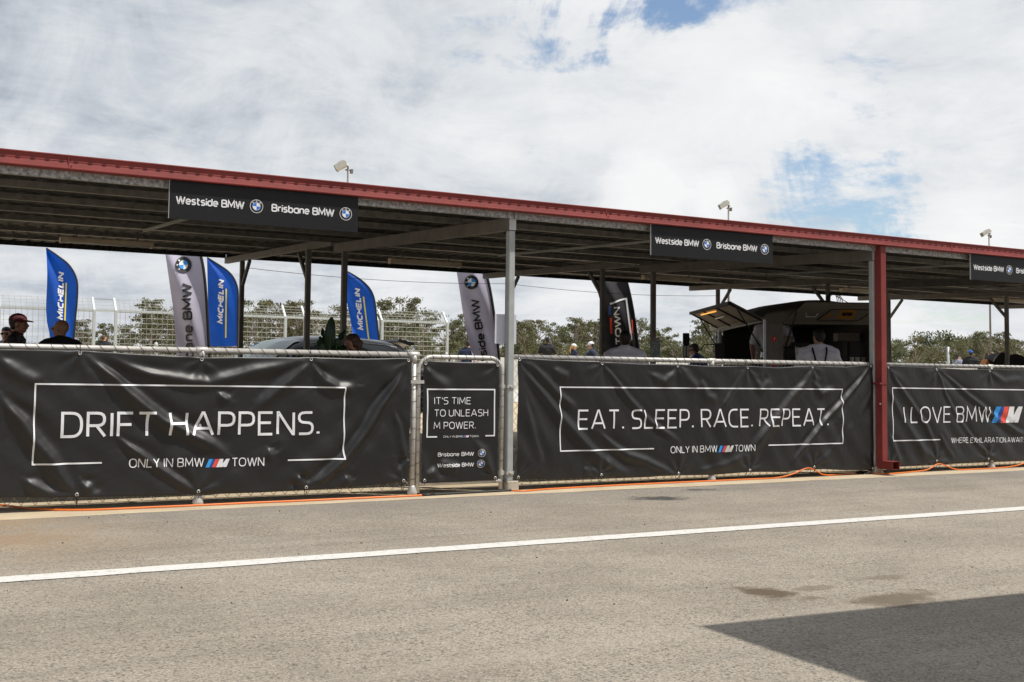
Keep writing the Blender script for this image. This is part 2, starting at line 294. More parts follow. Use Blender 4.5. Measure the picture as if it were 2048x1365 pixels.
# ------------------------------------------------------------------ mesh helpers
class MB:
    def __init__(s): s.v = []; s.f = []; s.m = []; s.mats = []
    def mi(s, m):
        if m not in s.mats: s.mats.append(m)
        return s.mats.index(m)
    def add(s, vs, fs, m=None):
        o = len(s.v); s.v += [tuple(v) for v in vs]; s.f += [tuple(i+o for i in f) for f in fs]
        k = s.mi(m) if m is not None else 0
        s.m += [k]*len(fs)
    def box(s, c, d, rot=None, m=None, bev=0.0):
        x, y, z = (a/2 for a in d)
        if bev:
            b = min(bev, x*.9, y*.9, z*.9); vs = []; 
            # chamfered box from a convex set of 24 points
            import itertools
            for sx, sy, sz in itertools.product((-1, 1), repeat=3):
                vs += [(sx*(x-b), sy*(y-b), sz*z), (sx*(x-b), sy*y, sz*(z-b)), (sx*x, sy*(y-b), sz*(z-b))]
            idx = {}
            k = 0
            for sx, sy, sz in itertools.product((-1, 1), repeat=3):
                idx[(sx, sy, sz)] = k; k += 3
            fs = []
            def q(a, b2, c2, d2): fs.append((a, b2, c2, d2))
            for sz in (-1, 1):
                p = [idx[(i, j, sz)] for i, j in ((-1, -1), (1, -1), (1, 1), (-1, 1))]
                q(*(p if sz > 0 else p[::-1]))
            for sy in (-1, 1):
                p = [idx[(i, sy, j)]+1 for i, j in ((-1, -1), (1, -1), (1, 1), (-1, 1))]
                q(*(p if sy < 0 else p[::-1]))
            for sx in (-1, 1):
                p = [idx[(sx, i, j)]+2 for i, j in ((-1, -1), (1, -1), (1, 1), (-1, 1))]
                q(*(p if sx > 0 else p[::-1]))
            for t in (-1, 1):
                for sy, sz in ((-1, -1), (1, -1), (1, 1), (-1, 1)):
                    pass
            for sy, sz in itertools.product((-1, 1), repeat=2):
                a, b2 = idx[(-1, sy, sz)], idx[(1, sy, sz)]; p = (a, b2, b2+1, a+1); q(*(p if sy*sz > 0 else p[::-1]))
            for sx, sz in itertools.product((-1, 1), repeat=2):
                a, b2 = idx[(sx, -1, sz)], idx[(sx, 1, sz)]; p = (a, a+2, b2+2, b2); q(*(p if sx*sz > 0 else p[::-1]))
            for sx, sy in itertools.product((-1, 1), repeat=2):
                a, b2 = idx[(sx, sy, -1)], idx[(sx, sy, 1)]; p = (a+1, a+2, b2+2, b2+1); q(*(p if sx*sy < 0 else p[::-1]))
            for sx, sy, sz in itertools.product((-1, 1), repeat=3):
                a = idx[(sx, sy, sz)]; p = (a, a+1, a+2); fs.append(p if sx*sy*sz > 0 else p[::-1])
        else:
            vs = [(-x, -y, -z), (x, -y, -z), (x, y, -z), (-x, y, -z), (-x, -y, z), (x, -y, z), (x, y, z), (-x, y, z)]
            fs = [(0, 3, 2, 1), (4, 5, 6, 7), (0, 1, 5, 4), (1, 2, 6, 5), (2, 3, 7, 6), (3, 0, 4, 7)]
        if rot is not None: vs = [rot @ Vector(v) for v in vs]
        s.add([(v[0]+c[0], v[1]+c[1], v[2]+c[2]) for v in vs], fs, m)
    def bar(s, a, b, wd, ht, m=None, upv=(0, 0, 1), bev=0):     # rectangular bar from a to b
        a = Vector(a); b = Vector(b); d = b-a; l = d.length; d.normalize()
        u = Vector(upv); r = d.cross(u).normalized(); u = r.cross(d)
        rot = Matrix((d, r, u)).transposed()
        s.box((a+b)/2, (l, wd, ht), rot, m, bev)
    def tube(s, pts, r, n=8, m=None, cap=True, closed=False):
        P = [Vector(p) for p in pts]; rr = r if isinstance(r, (list, tuple)) else [r]*len(P)
        vs = []; up_ = None
        for i, p in enumerate(P):
            if closed: t = P[(i+1) % len(P)]-P[i-1]
            else: t = P[min(i+1, len(P)-1)]-P[max(i-1, 0)]
            if t.length < 1e-9: t = Vector((0, 0, 1))
            t.normalize()
            if up_ is None:
                up_ = Vector((0, 0, 1)) if abs(t.z) < 0.9 else Vector((1, 0, 0))
            a = (up_ - t*up_.dot(t))
            if a.length < 1e-6: a = t.orthogonal()
            a.normalize(); up_ = a; b = t.cross(a)
            for k in range(n):
                q = 2*math.pi*k/n; vs.append(p + a*(math.cos(q)*rr[i]) + b*(math.sin(q)*rr[i]))
        fs = []; L_ = len(P)
        for i in range(L_ if closed else L_-1):
            j = (i+1) % L_
            for k in range(n): fs.append((i*n+k, i*n+(k+1) % n, j*n+(k+1) % n, j*n+k))
        if cap and not closed: fs.append(tuple(range(n))[::-1]); fs.append(tuple((L_-1)*n+k for k in range(n)))
        s.add(vs, fs, m)
    def ell(s, c, r, n=14, m=None, rot=None):
        vs = []; h = n//2
        for i in range(1, h):
            t = math.pi*i/h
            for k in range(n):
                p = 2*math.pi*k/n; vs.append(Vector((math.sin(t)*math.cos(p)*r[0], math.sin(t)*math.sin(p)*r[1], math.cos(t)*r[2])))
        vs += [Vector((0, 0, r[2])), Vector((0, 0, -r[2]))]
        fs = []
        for i in range(h-2):
            for k in range(n): fs.append((i*n+k, (i+1)*n+k, (i+1)*n+(k+1) % n, i*n+(k+1) % n))
        T = len(vs)-2
        for k in range(n): fs.append((T, k, (k+1) % n)); fs.append((T+1, (h-2)*n+(k+1) % n, (h-2)*n+k))
        if rot is not None: vs = [rot @ v for v in vs]
        s.add([v+Vector(c) for v in vs], fs, m)
    def cap_(s, a, b, ra, rb, n=12, m=None):                     # tapered capsule
        a = Vector(a); b = Vector(b); d = (b-a).normalized()
        pts = []; rr = []
        for t in (80, 55, 28): pts.append(a-d*ra*math.sin(R(t))); rr.append(ra*math.cos(R(t)))
        for k in range(5): pts.append(a.lerp(b, k/4)); rr.append(ra+(rb-ra)*k/4)
        for t in (28, 55, 80): pts.append(b+d*rb*math.sin(R(t))); rr.append(rb*math.cos(R(t)))
        s.tube(pts, rr, n, m)
    def prism(s, poly, a, b, m=None, axis='x'):                 # extrude a 2D outline along an axis
        n = len(poly)
        def P(u, v, t): return {'x': (t, u, v), 'y': (u, t, v), 'z': (u, v, t)}[axis]
        vs = [P(u, v, a) for u, v in poly]+[P(u, v, b) for u, v in poly]
        fs = [(i, (i+1) % n, n+(i+1) % n, n+i) for i in range(n)]+[tuple(range(n))[::-1], tuple(range(n, 2*n))]
        s.add(vs, fs, m)
    def mesh(s, name, m=None, smooth=False):
        me = bpy.data.meshes.new(name); me.from_pydata(s.v, [], s.f)
        if s.mats:
            for k in s.mats: me.materials.append(M[k] if k else M['post'])
            me.polygons.foreach_set('material_index', s.m)
        elif m: me.materials.append(M[m])
        if smooth: me.polygons.foreach_set('use_smooth', [True]*len(me.polygons))
        me.update(); return me
    def build(s, name, m=None, parent=None, smooth=False, loc=None):
        return link(name, s.mesh(name, m, smooth), parent, loc)

def link(name, me, parent=None, loc=None):
    o = bpy.data.objects.new(name, me); S.collection.objects.link(o)
    if parent is not None: o.parent = parent
    if loc is not None: o.location = loc
    return o
def tag(o, label=None, cat=None, group=None, kind=None):
    if label: o['label'] = label
    if cat: o['category'] = cat
    if group: o['group'] = group
    if kind: o['kind'] = kind
    return o
def empty(name, loc=(0, 0, 0), rz=0.0, label=None, cat=None, group=None):
    o = bpy.data.objects.new(name, None); S.collection.objects.link(o); o.location = loc; o.rotation_euler = (0, 0, rz); o.empty_display_size = .2
    return tag(o, label, cat, group)
def copy_tree(o, parent=None):
    c = o.copy(); S.collection.objects.link(c); c.parent = parent
    for ch in list(o.children): copy_tree(ch, c)
    return c
def local(parent, p):                 # world point -> parent's frame (parents only move and turn about z)
    q = Vector(p)-parent.location; c, s_ = math.cos(-parent.rotation_euler.z), math.sin(-parent.rotation_euler.z)
    return Vector((q.x*c-q.y*s_, q.x*s_+q.y*c, q.z))

# ------------------------------------------------------------------ stroke lettering
def arc(cx, cy, rx, ry, a0, a1, n=7, e=2.0):
    o = []
    for i in range(n+1):
        a = R(a0+(a1-a0)*i/n); c, s_ = math.cos(a), math.sin(a)
        o.append((cx+rx*math.copysign(abs(c)**(2/e), c), cy+ry*math.copysign(abs(s_)**(2/e), s_)))
    return o
G = {}
def gl(ch, wd, *st): G[ch] = (wd, [list(x) for x in st])
E_ = 2.5
gl('A', .78, [(0, 0), (.36, 1), (.42, 1), (.78, 0)], [(.12, .30), (.66, .30)])
gl('B', .60, [(0, 0), (0, 1)], [(0, 1), (.34, 1)]+arc(.34, .765, .22, .235, 90, -90, 6, E_)[1:]+[(0, .53)], [(0, .53), (.36, .53)]+arc(.36, .265, .24, .265, 90, -90, 6, E_)[1:]+[(0, 0)])
gl('C', .60, [(.60, 1)]+arc(.36, .5, .36, .5, 90, 270, 12, E_)+[(.60, 0)])
gl('D', .66, [(0, 0), (0, 1), (.30, 1)]+arc(.30, .5, .36, .5, 90, -90, 12, E_)+[(0, 0)])
gl('E', .54, [(.54, 1), (0, 1), (0, 0), (.54, 0)], [(0, .53), (.48, .53)])
gl('F', .52, [(0, 0), (0, 1), (.52, 1)], [(0, .50), (.47, .50)])
gl('H', .62, [(0, 0), (0, 1)], [(.62, 0), (.62, 1)], [(0, .53), (.62, .53)])
gl('I', .02, [(.01, 0), (.01, 1)])
gl('L', .50, [(0, 1), (0, 0), (.50, 0)])
gl('M', .80, [(0, 0), (.05, 1), (.40, .22), (.75, 1), (.80, 0)])
gl('N', .64, [(0, 0), (0, 1), (.03, 1), (.61, 0), (.64, 0), (.64, 1)])
gl('O', .74, arc(.37, .5, .37, .5, 0, 360, 24, E_))
gl('P', .57, [(0, 0), (0, 1), (.32, 1)]+arc(.32, .715, .25, .285, 90, -90, 7, E_)+[(0, .43)])
gl('R', .60, [(0, 0), (0, 1), (.32, 1)]+arc(.32, .73, .25, .27, 90, -90, 7, E_)+[(0, .46)], [(.30, .46), (.60, 0)])
gl('S', .56, [(.54, 1), (.28, 1)]+arc(.26, .765, .26, .235, 90, 270, 7, E_)[1:]+arc(.30, .265, .26, .265, 90, -90, 7, E_)+[(.0, 0)])
gl('T', .60, [(0, 1), (.60, 1)], [(.30, 1), (.30, 0)])
gl('U', .62, [(0, 1)]+arc(.31, .33, .31, .33, 180, 360, 9, E_)+[(.62, 1)])
gl('V', .70, [(0, 1), (.33, 0), (.37, 0), (.70, 1)])
gl('W', 1.0, [(0, 1), (.24, 0), (.27, 0), (.48, .95), (.52, .95), (.73, 0), (.76, 0), (1, 1)])
gl('X', .64, [(0, 0), (.64, 1)], [(0, 1), (.64, 0)])
gl('Y', .62, [(0, 1), (.31, .45), (.62, 1)], [(.31, .47), (.31, 0)])
gl("'", .02, [(.01, 1), (.01, .74)])
gl('.', .06, [(.03, 0), (.03, .10)])
gl('f', .42, [(.40, 1)]+arc(.28, .8, .14, .2, 90, 180, 4)+[(.14, 0)], [(0, .62), (.36, .62)])
gl('e', .52, [(.04, .36), (.50, .36)]+arc(.26, .35, .24, .35, 0, 300, 16, E_)[1:]+[(.46, .0)])
gl('s', .44, [(.42, .70), (.20, .70)]+arc(.19, .53, .17, .17, 90, 270, 6)[1:]+arc(.25, .18, .17, .18, 90, -90, 6)+[(0, 0)])
gl('t', .36, [(.10, .95), (.10, .2)]+arc(.27, .18, .17, .18, 180, 270, 4)[1:]+[(.34, 0)], [(0, .68), (.34, .68)])
gl('i', .04, [(.02, 0), (.02, .70)], [(.02, .86), (.02, 1.0)])
gl('d', .52, arc(.25, .35, .25, .35, 0, 360, 14, E_), [(.50, 0), (.50, 1.02)])
gl('b', .54, arc(.28, .35, .25, .35, 0, 360, 14, E_), [(.02, 0), (.02, 1.02)])
gl('a', .56, [(.56, .70), (.25, .70)]+arc(.25, .35, .25, .35, 90, 270, 8, 2.0)[1:]+[(.56, 0)], [(.56, 0), (.56, .70)])
gl('ä', .50, [(.04, .66)]+arc(.24, .48, .22, .22, 110, 0, 6)+[(.46, 0)], [(.46, .40), (.20, .38)]+arc(.19, .20, .17, .19, 90, 270, 6)+[(.30, 0), (.46, .14)])
gl('n', .50, [(.02, 0), (.02, .70)], [(.02, .42)]+arc(.26, .44, .23, .26, 180, 0, 8, E_)+[(.49, 0)])
gl('r', .32, [(.02, 0), (.02, .70)], [(.02, .48)]+arc(.22, .48, .20, .20, 180, 90, 4)+[(.34, .68)])
for d, st in {'2': ([(0, .98), (.3, 1)]+arc(.28, .74, .24, .26, 90, -30, 6)+[(0, 0), (.54, 0)],), '3': ([(0, 1), (.28, 1)]+arc(.26, .77, .24, .23, 90, -90, 6)+arc(.26, .27, .26, .27, 90, -90, 6)+[(0, 0)],),
              '9': (arc(.27, .70, .26, .30, 0, 360, 14), [(.53, .7), (.50, .2), (.2, 0)])}.items(): gl(d, .55, *st)

class Print:
    """flat print in (u, v), carried onto a surface afterwards"""
    def __init__(s, step=0.02): s.v = []; s.f = []; s.m = []; s.mats = []; s.step = step
    def mi(s, m):
        if m not in s.mats: s.mats.append(m)
        return s.mats.index(m)
    def ribbon(s, pts, wd, m='print', layer=0, step=None):
        pts = [p for i, p in enumerate(pts) if i == 0 or math.hypot(p[0]-pts[i-1][0], p[1]-pts[i-1][1]) > 1e-6]
        n = len(pts); step = step or s.step
        closed = math.hypot(pts[0][0]-pts[-1][0], pts[0][1]-pts[-1][1]) < 1e-6
        if closed: pts = pts[:-1]; n -= 1
        def dirv(a, b): l = math.hypot(b[0]-a[0], b[1]-a[1]); return ((b[0]-a[0])/l, (b[1]-a[1])/l)
        off = []
        for i in range(n):
            if closed: d0 = dirv(pts[i-1], pts[i]); d1 = dirv(pts[i], pts[(i+1) % n])
            else:
                d0 = dirv(pts[i-1], pts[i]) if i else dirv(pts[0], pts[1]); d1 = dirv(pts[i], pts[i+1]) if i < n-1 else d0
            mx, my = -(d0[1]+d1[1]), d0[0]+d1[0]; l = math.hypot(mx, my)
            if l < 1e-6: mx, my, l = -d0[1], d0[0], 1
            mx /= l; my /= l; c = max(0.42, mx*-d0[1]+my*d0[0]); off.append((mx/c*wd/2, my/c*wd/2))
        if closed: pts = pts+[pts[0]]; off = off+[off[0]]; n += 1
        rows = []
        for i in range(n-1):
            l = math.hypot(pts[i+1][0]-pts[i][0], pts[i+1][1]-pts[i][1]); k = max(1, int(math.ceil(l/step)))
            for j in range(k+(i == n-2)):
                t = j/k; q = lambda A, B, c: A[c]+(B[c]-A[c])*t
                p = (q(pts[i], pts[i+1], 0), q(pts[i], pts[i+1], 1)); o = (q(off[i], off[i+1], 0), q(off[i], off[i+1], 1))
                rows.append((p, o))
        b0 = len(s.v); k = max(1, int(round(wd/step)))
        for p, o in rows:
            for j in range(k+1):
                t = 1-2*j/k; s.v.append((p[0]+o[0]*t, p[1]+o[1]*t, layer))
        mi = s.mi(m)
        for i in range(len(rows)-1):
            for j in range(k):
                a = b0+i*(k+1)+j; s.f.append((a, a+k+1, a+k+2, a+1)); s.m.append(mi)
    def poly(s, fn, nu, nv, m, layer=0):       # fn(a, b) with a, b in 0..1
        b0 = len(s.v)
        for i in range(nu+1):
            for j in range(nv+1): u, v = fn(i/nu, j/nv); s.v.append((u, v, layer))
        mi = s.mi(m)
        for i in range(nu):
            for j in range(nv): a = b0+i*(nv+1)+j; s.f.append((a, a+nv+1, a+nv+2, a+1)); s.m.append(mi)
    def ring(s, c, r0, r1, m, a0=0, a1=360, n=28, layer=0):
        s.poly(lambda a, b: (c[0]+(r0+(r1-r0)*b)*math.cos(R(a0+(a1-a0)*a)), c[1]+(r0+(r1-r0)*b)*math.sin(R(a0+(a1-a0)*a))), n, 1, m, layer)
    def text(s, t, x, y, h, width=None, sw=0.09, m='print', gap=0.22, space=0.34, shear=0.0, f=None, layer=0):
        sw_ = sw*h; x0 = 0; items = []
        for i, ch in enumerate(t):
            if ch == ' ': x0 += space; continue
            wd, st = G[ch]; items.append((x0, st)); x0 += wd+gap
        nat = (x0-gap); k = (width-sw_)/(nat*h) if width else 1.0
        for ox, st in items:
            for li, q in enumerate(st):
                pts = []
                for (a, b) in q:
                    bb = sw_/2+b*(h-sw_); aa = sw_/2+(ox+a)*h*k+shear*b*h
                    pts.append((x+aa, y+bb))
                if f: pts = [f(p) for p in pts]
                s.ribbon(pts, sw_*1.25 if len(q) == 2 and q[0][1] == 0 and q[1][1] == .10 else sw_, m, layer+li)
        return nat*h*k+sw_
    def mlogo(s, x, y, h, wd):
        sl = 0.42*h; b = (wd-sl)
        def par(a0, a1, m, layer=0, nu=2, nv=8): s.poly(lambda a, v: (x+(a0+(a1-a0)*a)*b+sl*v, y+v*h), nu, nv, m, layer)
        par(0, .17, 'pcyan'); par(.17, .31, 'pdark'); par(.31, .48, 'pred')
        par(.50, .66, 'print', 1); par(.84, 1.0, 'print', 1)
        def dia(p0, p1, q0, q1, l): s.poly(lambda a, v: (x+((p0+(p1-p0)*a)*(1-v)+(q0+(q1-q0)*a)*v)*b+sl*v, y+v*h), 2, 8, 'print', l)
        dia(.68, .80, .50, .68, 2); dia(.68, .80, .82, 1.0, 3)
    def roundel(s, c, r, style='sign', rot=0.0, blue='pblue'):
        if style == 'sign':
            s.ring(c, r*.93, r*1.0, 'print', layer=1); s.ring(c, r*.55, r*.93, 'pblack', layer=0); s.ring(c, r*.55, r*.59, 'print', layer=2)
        else:
            s.ring(c, r*.56, r*1.0, 'pblack', layer=0)
        for k in range(4): s.ring(c, 0.0, r*.56, blue if k % 2 else 'print', 90*k+rot, 90*k+90+rot, 7, layer=1)
        for i, ch in enumerate('BMW'):
            a = R(135-45*i+rot); h = r*.27; wd = {'B': .6, 'M': .8, 'W': 1.0}[ch]*h*.8
            cx, cy = c[0]+r*.76*math.cos(a), c[1]+r*.76*math.sin(a); q = a-math.pi/2
            f = lambda p, cx=cx, cy=cy, q=q: (cx+p[0]*math.cos(q)-p[1]*math.sin(q), cy+p[0]*math.sin(q)+p[1]*math.cos(q))
            s.text(ch, -wd/2, -h/2, h, wd, sw=.2, f=f, layer=3)
    def build(s, name, fmap, parent=None, label=None, cut=None):
        A = np.array(s.v); P = fmap(A[:, 0], A[:, 1], A[:, 2])
        fs, ms = s.f, s.m
        if cut is not None:
            ok = cut(A[:, 0], A[:, 1]); keep = [i for i, f in enumerate(fs) if all(ok[j] for j in f)]; fs = [fs[i] for i in keep]; ms = [ms[i] for i in keep]
        me = bpy.data.meshes.new(name); me.from_pydata(P.tolist(), [], fs)
        for k in s.mats: me.materials.append(M[k])
        me.polygons.foreach_set('material_index', ms); me.polygons.foreach_set('use_smooth', [True]*len(fs)); me.update()
        o = link(name, me, parent)
        if label: o['label'] = label
        return o

# ------------------------------------------------------------------ ground
def gz(y):
    if y < 12: return 0.0
    if y < 28: return 0.044*(y-12)
    return 0.704 + 0.010*(min(y, 140)-28)
def sheet(name, xs, ys, zf, m, kind='structure'):
    vs = [(x, y, zf(x, y)) for y in ys for x in xs]; n = len(xs)
    fs = [(j*n+i, j*n+i+1, (j+1)*n+i+1, (j+1)*n+i) for j in range(len(ys)-1) for i in range(n-1)]
    me = bpy.data.meshes.new(name); me.from_pydata(vs, [], fs); me.materials.append(M[m])
    me.polygons.foreach_set('use_smooth', [True]*len(fs)); me.update()
    return tag(link(name, me), kind=kind)
sheet('ground', [-900, -300, -100, 0, 100, 200, 400, 900], [-600, -200, -60, 0, 12, 20, 28, 40, 60, 100, 140, 300, 900], lambda x, y: gz(y)-0.03, 'field')
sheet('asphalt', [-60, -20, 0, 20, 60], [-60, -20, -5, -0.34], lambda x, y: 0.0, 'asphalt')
def slab():
    b = MB(); rnd = random.Random(3); n = 160; x0, x1 = -14.0, 28.0
    pts = [(x0+(x1-x0)*i/n, -0.325+rnd.uniform(-.012, .012)-0.10*max(0, min(1, (-2.5-(x0+(x1-x0)*i/n))/3))) for i in range(n+1)]
    vs = [(x, y, 0.004) for x, y in pts]+[(x, 9.6, 0.004) for x, y in pts]+[(x, y-.012, 0.0006) for x, y in pts]
    fs = [(i, i+1, n+2+i, n+1+i) for i in range(n)]+[(2*n+2+i, 2*n+3+i, i+1, i) for i in range(n)]
    b.add(vs, fs); tag(b.build('concrete_slab', 'slab'), kind='structure')
slab()
sheet('paddock', [-60, -20, 0, 30, 80], [9.6, 12, 20, 28, 45], lambda x, y: gz(y)+0.002 if y > 9.7 else 0.0, 'slab')
def line():
    b = MB(); rnd = random.Random(5); n = 240; vs = []
    for i in range(n+1):
        x = -12+34*i/n; c = -3.035-(x+4.7)*0.0105; h = .088
        vs += [(x, c-h+rnd.uniform(-.008, .006), .004), (x, c+h+rnd.uniform(-.006, .008), .004)]
    b.add(vs, [(2*i, 2*i+2, 2*i+3, 2*i+1) for i in range(n)]); tag(b.build('painted_line', 'line'), kind='structure')
line()
def hillf(x, y):
    return gz(y)-0.05+11.5*math.exp(-((x-250)/110)**2-((y-350)/90)**2)+4*math.exp(-((x-60)/110)**2-((y-330)/80)**2)+6*math.exp(-((x-470)/120)**2-((y-320)/80)**2)
sheet('hills', [-120+14*i for i in range(56)], [150+12*i for i in range(30)], hillf, 'hill')

# loose stones on the seal
def stones():
    b = MB(); rnd = random.Random(8)
    for i in range(110):
        D = rnd.uniform(5.2, 13); px = rnd.uniform(0, 2048); d = fw+rt*((px-1024)/FPX)
        x, y = CAM.x+d.x*D, CAM.y+d.y*D
        if y > -.5: continue
        r = rnd.uniform(.003, .007); b.ell((x, y, r*.5), (r, r*rnd.uniform(.6, 1), r*.6), 6, 'concrete' if rnd.random() < .35 else 'tie')
    tag(b.build('loose_stones'), 'small loose stone chips scattered on the sunlit asphalt', 'gravel', kind='stuff')
stones()

# ------------------------------------------------------------------ sheds
XF = [-9.6+4.8*i for i in range(8)]
XL, XR = -10.2, 24.6
def zr1(y): return 2.56+0.0405*y
def zr2(y): return 2.823+0.0303*(y-4.55)
def roof_bay(x0, x1, y0, y1, zf, off):
    b = MB(); xs = []; x = x0; rib = .009 if y0 < 2 else .022
    while x < x1-1e-6:
        xs += [(x, .0), (x+.125, .0), (x+.145, rib), (x+.18, rib)]; x += .2
    xs = [q for q in xs if q[0] < x1-.001]+[(x1, 0)]
    ys = [y0+(y1-y0)*k/4 for k in range(5)]; n = len(xs)
    vs = [(x, y, zf(y)+off+h) for y in ys for x, h in xs]+[(x, y, zf(y)+off+h+.003) for y in ys for x, h in xs]
    o = n*5; fs = []
    for j in range(4):
        for i in range(n-1):
            a = j*n+i; fs += [(a+n, a+n+1, a+1, a), (o+a, o+a+1, o+a+n+1, o+a+n)]
    b.add(vs, fs); return b
def onY(px, py, y): d = at(px, py, 1)-CAM; return CAM+d*((y-CAM.y)/d.y)

shed = empty('open_shed', (0, 0, 0), label='long open-sided shed with red gutter and grey steel posts along the asphalt', cat='shed')
rear = empty('open_shed', (0, 0, 0), label='second open-sided shed with knee-braced posts, behind the red-guttered one', cat='shed')
for sh, zf, y0, y1 in ((shed, zr1, -0.06, 4.50), (rear, zr2, 4.50, 9.38)):
    for i, x0 in enumerate([XL]+XF[1:-1]):
        x1 = (XF[1:-1]+[XR])[i]
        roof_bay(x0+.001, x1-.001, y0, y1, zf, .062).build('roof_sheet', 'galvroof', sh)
# purlins: hat section with a turned lip
def purlin(y, zf, parent, m='purlin', d=.058, wdt=.06):
    for i, x0 in enumerate([XL]+XF[1:-1]):
        x1 = (XF[1:-1]+[XR])[i]; b = MB(); z0 = zf(y)+.002
        b.box(((x0+x1)/2, y, z0+d/2), (x1-x0-.004, .004, d))
        b.box(((x0+x1)/2, y+wdt/2, z0+.0022), (x1-x0-.004, wdt-.006, .004)); b.box(((x0+x1)/2, y+wdt-.005, z0+.009), (x1-x0-.004, .004, .014))
        b.build('purlin', m, parent)
for y in (.95, 2.05, 3.25, 4.36): purlin(y, zr1, shed)
for y in (4.62, 5.3, 6.75, 8.0): purlin(y, zr2, rear)
# front and rear edge purlins, closed faces
xs_ = [XL]+XF[1:-1]+[XR]
for i in range(len(xs_)-1):
    b = MB(); b.box(((xs_[i]+xs_[i+1])/2, -.052, 2.594), (xs_[i+1]-xs_[i]-.012, .022, .092)); b.box(((xs_[i]+xs_[i+1])/2, -.035, 2.5475), (xs_[i+1]-xs_[i]-.012, .050, .006))
    b.build('edge_purlin', 'galv', shed)
    b = MB(); b.box(((xs_[i]+xs_[i+1])/2, 9.33, 3.01), (xs_[i+1]-xs_[i]-.01, .02, .095)); b.build('edge_purlin', 'galvroof', rear)
# frames
for k, x in enumerate(XF):
    b = MB(); b.bar((x, -.034, zr1(-.034)-.061), (x, 4.46, zr1(4.46)-.061), .07, .122, bev=.006); b.build('rafter', 'rafter', shed)
    if k in (2, 3):
        b = MB(); b.box((x+.001, -.0365, 2.4975), (.072, .004, .118)); b.build('end_cap', 'cap', shed)
    b = MB(); b.box((x, -.001, 1.262), (.066, .068, 2.345), bev=.007); b.build('post', 'post', shed)
    b = MB(); b.box((x+.02, -.003, .047), (.125, .12, .094), bev=.008); b.build('footing', 'concrete', shed)
    b = MB(); b.box((x, -.001, .094), (.105, .098, .006)); b.build('base_plate', 'rafter', shed)
    b = MB(); b.box((x, 4.16, 1.33), (.066, .068, 2.66), bev=.007); b.build('post', 'rafter', shed)
    b = MB(); b.bar((x, 4.56, zr2(4.56)-.049), (x, 9.30, zr2(9.3)-.049), .07, .098, bev=.006); b.build('rafter', 'rafter', rear)
    for y, s_ in ((5.463, 1), (8.43, -1)):
        b = MB(); b.box((x, y, (zr2(y)-.10)/2), (.068, .068, zr2(y)-.10), bev=.007); b.build('post', 'rafter', rear)
        b = MB(); b.bar((x, y+s_*.02, zr2(y)-.50), (x, y+s_*.38, zr2(y)-.115), .045, .045, upv=(1, 0, 0)); b.build('knee_brace', 'rafter', rear)
for x in (-7.2, -2.4, 2.35, 7.2, 12.0, 16.8):
    b = MB(); b.bar((x, -.03, zr1(0)-.012), (x, 4.40, zr1(4.4)-.012), .045, .022); b.build('roof_strut', 'post', shed)

# gutter with turned beads and overflow slots
joints = [XL, -8.9, onY(138, 305, -.15).x, onY(1213, 420, -.15).x, onY(1901, 488, -.15).x, 11.0, 16.0, 21.0, XR]
prof = [(-.146, 2.716), (-.155, 2.713), (-.156, 2.706), (-.149, 2.702), (-.1425, 2.672), (-.150, 2.668), (-.151, 2.663), (-.148, 2.660), (-.159, 2.616), (-.166, 2.611), (-.166, 2.604), (-.158, 2.600), (-.030, 2.602), (-.030, 2.700), (-.034, 2.700), (-.034, 2.606), (-.152, 2.604), (-.140, 2.66), (-.144, 2.71)]
for i in range(len(joints)-1):
    b = MB(); b.prism(prof, joints[i]+.0015, joints[i+1]-.0015); b.build('gutter', 'red', shed)
b = MB()
x = -6.0
while x < 9.0:
    b.box((x, -.1475, 2.6665), (.034, .010, .0050)); x += .1035
tag(b.build('overflow_slot', 'pblack', shed), kind='stuff')
b = MB(); x = -6.0
while x < 9.0:
    b.box((x, -.1520, 2.6614), (.030, .005, .003)); x += .1035
tag(b.build('slot_lip', 'red', shed), kind='stuff')
for jx in joints[2:5]:
    b = MB(); b.box((jx, -.1535, 2.66), (.006, .006, .108)); b.box((jx+.02, -.155, 2.69), (.007, .007, .007)); b.box((jx+.02, -.160, 2.63), (.007, .007, .007)); b.build('gutter_joint', 'red', shed)
# downpipe with an open shoe
dx0, dx1 = 4.790, 4.876
b = MB(); b.box(((dx0+dx1)/2, -.0835, 1.37), (dx1-dx0, .099, 2.46), bev=.004); dp = b.build('downpipe', 'red', shed)
b = MB(); t_ = .004
b.box(((dx0+dx1)/2, -.172, .158), (dx1-dx0+.022, .24, t_)); b.box(((dx0+dx1)/2, -.172, .072), (dx1-dx0+.022, .24, t_))
b.box((dx0-.009, -.172, .115), (t_, .24, .082)); b.box((dx1+.009, -.172, .115), (t_, .24, .082)); b.box(((dx0+dx1)/2, -.055, .115), (dx1-dx0+.01, .005, .082))
b.build('outlet_shoe', 'red', dp)
b = MB(); b.box(((dx0+dx1)/2-.02, -.085, 1.03), (dx1-dx0+.03, .106, .022)); b.build('pipe_strap', 'red', dp)
b = MB(); b.ell((dx0-.002, -.11, .80), (.012, .012, .012), 8); b.build('strap_screw', 'eyelet', dp)

